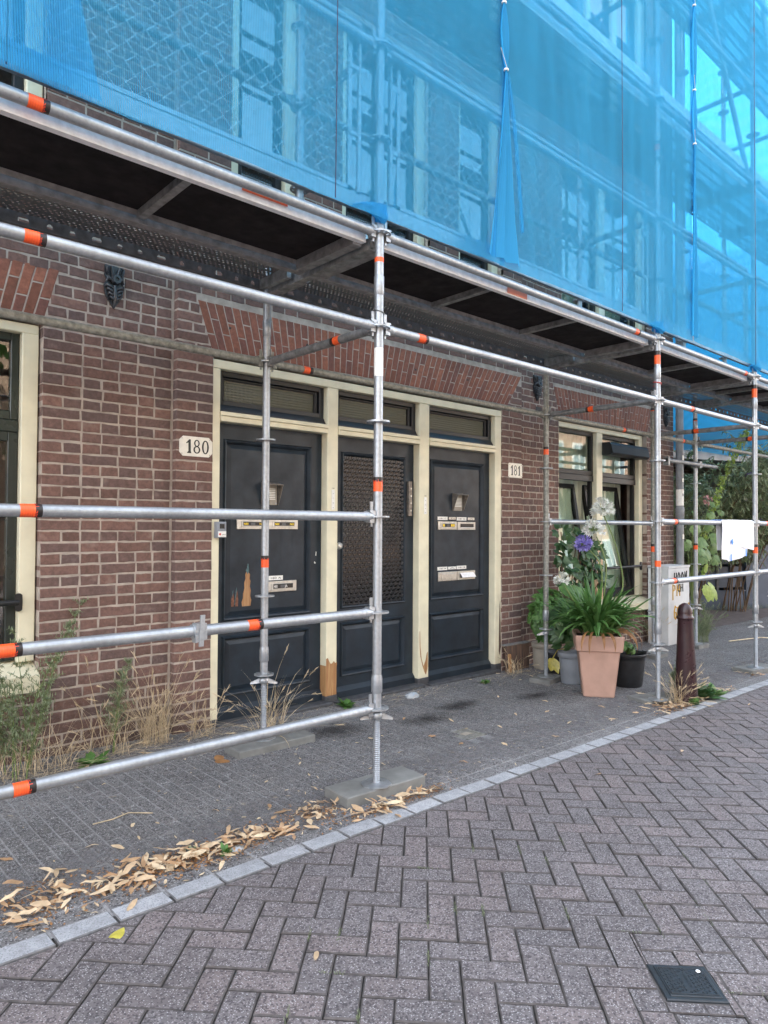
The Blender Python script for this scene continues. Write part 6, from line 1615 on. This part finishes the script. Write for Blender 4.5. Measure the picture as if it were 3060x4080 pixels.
for dd, s0, s1, z0 in ((.0, .73, 3.4, 1.17), (-1.29, -5, .70, .9)):
    m = MB(); k = 0; z = z0
    while z < 2.62:
        s = s0+(.11 if k % 2 else 0)
        while s < s1: fbox(m, s, min(s1, s+.215), dd-.02, dd+.0, z+.004, z+.060); s += .225
        z += .068; k += 1
    tag(m.build('brick_courses', MAT['brick_far'], shed), kind='stuff')
m = MB(); fbox(m, -5.2, 7.6, -2.4, .12, 2.66, 2.84); m.build('roof_edge', MAT['greybeam'], shed)
m = MB(); m.add([fp(-5.2, .14+.05*math.sin(q*.9), z) for q in range(0, 27) for z in (2.80, 6.4)], []); vs = []; nx = 40
for j in range(13):
    for i in range(nx+1): s = -5.4+13*i/nx; z = 2.78+.42*j; vs.append(fp(s, .16+.05*noise.noise(Vector((s*1.4, z*.4, 9))), z+(0 if j else .03*math.sin(i))))
m = MB(); m.add(vs, [(j*(nx+1)+i, j*(nx+1)+i+1, (j+1)*(nx+1)+i+1, (j+1)*(nx+1)+i) for j in range(12) for i in range(nx)], 0, True)
tag(m.build('debris_netting', MAT['net'], loc=fp(0, .16, 2.78)), 'blue debris net on the building beyond the shrubs', 'netting', 'blue debris nets hung on the scaffold')
hb = MB(); 
hb.add([fp(-5.2, -.2, 2.84), fp(7.6, -.2, 2.84), fp(7.6, -.2, 6.3), fp(-5.2, -.2, 6.3), fp(-5.2, -2.6, 2.84), fp(7.6, -2.6, 2.84), fp(7.6, -2.6, 6.3), fp(-5.2, -2.6, 6.3)], [(0, 1, 2, 3), (4, 7, 6, 5), (0, 3, 7, 4), (1, 5, 6, 2), (3, 2, 6, 7)])
nb = tag(hb.build('rear_building', MAT['brick_far'], loc=fp(0, -1, 2.84)), 'netted brick building rising behind the shrubs and the shed', 'building')
# grass strip and weeds before the fence
m = MB()
for i in range(1500):
    s = rl.uniform(-4, 2.4); d0 = abs(rl.gauss(.10, .10)); p = fp(s, d0, G+.01); d = rdir(rl, 1.2); h = rl.uniform(.03, .12)
    m.blade([p, p+Vector((d.x*.02, d.y*.02, h*.6)), p+Vector((d.x*.05, d.y*.05, h))], .006, (1, .2, 0), 0, .1)
tag(m.build('grass_strip', MAT['weed']), kind='stuff')
def big_shrub(name, base, label, n_st, h, mats, leafL, leafW, spread, bloom=None, per=60, droop=.8, k0=2):
    b = Vector(base); root = plant(name, b, label, 'shrub'); lm = MB(); st_ = MB(); fl_ = MB()
    for i in range(n_st):
        az = rp.uniform(0, 2*math.pi); hh = h*rp.uniform(.55, 1.05); pts = arc(b+Vector((rp.uniform(-.2, .2), rp.uniform(-.2, .2), 0)), az, hh, math.radians(rp.uniform(66, 88)), math.radians(rp.uniform(15, 60)), 12, rp.uniform(-.4, .4))
        st_.path(pts, [.012*(1-.8*k/12) for k in range(13)], 5, cap=False)
        for k in range(k0, 13):
            for q in range(per//12):
                a2 = rp.uniform(0, 2*math.pi); tw = arc(pts[k], a2, rp.uniform(.12, .42)*spread, math.radians(rp.uniform(15, 60)), math.radians(rp.uniform(-25, 25)), 5)
                st_.path(tw[::2]+[tw[-1]], .003, 3, cap=False, smooth=False)
                for t in tw[1:]:
                    for _ in range(3):
                        d = Vector((rp.uniform(-1, 1), rp.uniform(-1, 1), rp.uniform(-droop, .5))).normalized(); leaf(lm, t, d, (rp.uniform(-.5, .5), rp.uniform(-.5, .5), 1), leafL*rp.uniform(.6, 1.2), leafW, 0, None, .4)
        if bloom and i % 2 == 0:
            e = pts[-1]; d = (pts[-1]-pts[-3]).normalized(); bl = arc(e, math.atan2(d.y, d.x), .26, math.asin(max(-1, min(1, d.z))), -.5, 8)
            for k, p in enumerate(bl):
                for q in range(26): o = rdir(rp)*.030*(1-.08*k); fl_.blade([p, p+o*.6, p+o], .008, o.cross(Vector((0, 0, 1)))+Vector((.01, 0, 0)), 0, 0)
    tag(lm.build('leaves', MAT[mats], root), kind='stuff'); tag(st_.build('stems', MAT['twig'], root), kind='stuff')
    if fl_.v: tag(fl_.build('flower_spikes', MAT[bloom], root), kind='stuff')
big_shrub('buddleia', (9.7, 2.75, G), 'buddleia with narrow silvery leaves and purple flower spikes beyond the house corner', 17, 3.6, 'silver', .12, .014, 1.1, 'purple', 72, k0=4)
big_shrub('buddleia', tuple(fp(.2, .22, G)), 'silvery buddleia at the right edge behind the far scaffold upright', 15, 3.5, 'silver', .12, .014, 1.15, 'purple', 72, k0=6)
big_shrub('wild_shrub', (8.2, 2.75, G), 'grey green wild shrub right behind the drainpipe', 13, 2.8, 'silver', .10, .013, .85, None, 60)
# hollyhock with large lobed leaves and a tall seed spike
LOBE = [(0, .35), (.06, .85), (.22, .72), (.35, 1.05), (.55, .78), (.72, .85), (.86, .45), (1, .12)]
hh = plant('hollyhock', (7.3, 1.65, -.09), 'hollyhock with large lobed leaves and a tall leaning seed spike beside the cabinet', 'plant'); m = MB(); lm = MB(); sp_ = MB()
def biglf(mb, c, s_, d=None, nv=None):
    d = d or Vector((rp.uniform(-.6, .6), -.35, rp.uniform(-1, -.35))); nv = nv or Vector((rp.uniform(-.7, 0), -.8, rp.uniform(.2, .7)))
    d = Vector(d).normalized(); s = d.cross(nv).normalized()
    for a in (-1.25, -.62, 0, .62, 1.25): leaf(mb, Vector(c), d*math.cos(a)+s*math.sin(a), nv, s_*(.62 if abs(a) < 1 else .5), s_*.235, 0, LOBE, .2)
for (x, y, z, s_) in ((7.15, 1.5, 1.42, .22), (7.3, 1.5, 1.25, .26), (7.45, 1.45, 1.45, .2), (7.6, 1.4, 1.3, .24), (7.2, 1.45, 1.12, .20), (7.5, 1.5, 1.08, .25), (7.7, 1.5, 1.14, .22), (7.0, 1.55, 1.2, .2), (7.75, 1.5, .98, .2), (7.35, 1.5, 1.0, .2), (7.4, 1.4, 1.6, .16), (7.15, 1.5, 1.62, .14), (7.8, 1.5, 1.75, .14), (7.95, 1.5, 1.9, .13), (8.0, 1.5, 1.65, .14), (7.55, 1.45, 1.75, .13)):
    biglf(m, (x, y, z), s_); lm.path([(7.3, 1.62, .3), (7.3+(x-7.3)*.4, 1.6, z*.7), (x, y, z)], .008, 5, cap=False)
tag(m.build('lobed_leaves', MAT['bigleaf'], hh), kind='stuff')
m = MB(); biglf(m, (7.25, 1.35, .60), .34, (.25, -.3, -.9), (-.2, -1, .5)); biglf(m, (7.55, 1.4, .52), .22, (.5, -.2, -.8), (0, -1, .6)); biglf(m, (7.2, 1.4, .80), .18, (-.2, -.3, .4), (-.2, -1, .5)); tag(m.build('yellow_green_leaves', MAT['limeleaf'], hh), kind='stuff')
spk = arc((7.45, 1.5, 1.3), -.25, 1.75, 1.15, .85, 14); lm.path([(7.3, 1.62, -.1), (7.35, 1.6, .6), (7.45, 1.5, 1.3)]+spk[1:], .008, 5)
for k, p in enumerate(spk):
    for q in range(20):
        o = rdir(rp)*.045; c = p+o*rp.uniform(.3, 1)+Vector((rp.uniform(-.05, .05), 0, rp.uniform(-.06, .06)))
        for a in range(3): dd = rdir(rp); leaf(sp_, c, dd, rdir(rp), .028, .013)
tag(sp_.build('seed_spike', MAT['limeleaf'], hh), kind='stuff'); tag(lm.build('stems', MAT['stem'], hh), kind='stuff')
m = MB()
for q in range(40): o = rdir(rp)*.05; c = Vector((7.3, 1.4, 1.78))+o; leaf(m, c, rdir(rp), rdir(rp), .03, .015)
tag(m.build('pink_blooms', m_leaf('pink_bloom', (.45, .20, .20), (.62, .38, .34)), hh), kind='stuff')

# ------------------------------------------------------------------ across the street (mirrored in the window panes)
opp = empty('opposite_terrace', (18, -13.5, -.2), 'orange brick terrace with white windows across the street', 'building')
m = MB(); m.box(-30, 42, -20, -13.5, -.4, 9.0); m.build('wall', plain('orange_brick', (.46, .31, .22), .85, nscale=3, amount=.2), opp)
mw = MB()
for i in range(36):
    for z in (.9, 3.9, 6.7): x = -29+1.98*i; mw.box(x, x+1.1, -13.5, -13.43, z, z+1.8)
mw.build('window_frames', MAT['white'], opp)
mw = MB()
for i in range(36):
    for z in (.9, 3.9, 6.7): x = -29+1.98*i; mw.box(x+.1, x+.5, -13.43, -13.42, z+.1, z+1.7); mw.box(x+.6, x+1.0, -13.43, -13.42, z+.1, z+1.7)
mw.build('panes', MAT['paleglass'], opp)
def tree(x, y, h, r, n, label, group='trees across the street'):
    root = plant('linden_tree', (x, y, -.2), label, 'tree', group); m = MB(); m.path([(x, y, -.3), (x+.1, y, h*.35), (x, y+.1, h*.7)], [.22, .17, .08], 8)
    for k in range(7): a = k*.9; m.path([(x+.08, y, h*(.35+.04*k)), (x+r*.5*math.cos(a), y+r*.5*math.sin(a), h*.62), (x+r*.8*math.cos(a), y+r*.8*math.sin(a), h*.74)], [.07, .04, .02], 5)
    m.build('trunk', MAT['twig'], root); m = MB()
    cl = [rdir(rp)*rp.uniform(.3, 1) for _ in range(42)]
    for i in range(n):
        c = cl[i % 42]; o = rdir(rp)*rp.uniform(.1, 1)**.5*.36; p = Vector((x+(c.x+o.x)*r, y+(c.y+o.y)*r, h*.66+(c.z+o.z)*h*.32)); leaf(m, p, rdir(rp), rdir(rp), .22, .09)
    tag(m.build('crown', MAT['green'], root), kind='stuff')
tree(-.5, -11.0, 7.5, 2.6, 6000, 'leafy linden tree across the street, left one'); tree(5.2, -11.5, 7.0, 2.2, 4500, 'leafy linden tree across the street, right one')
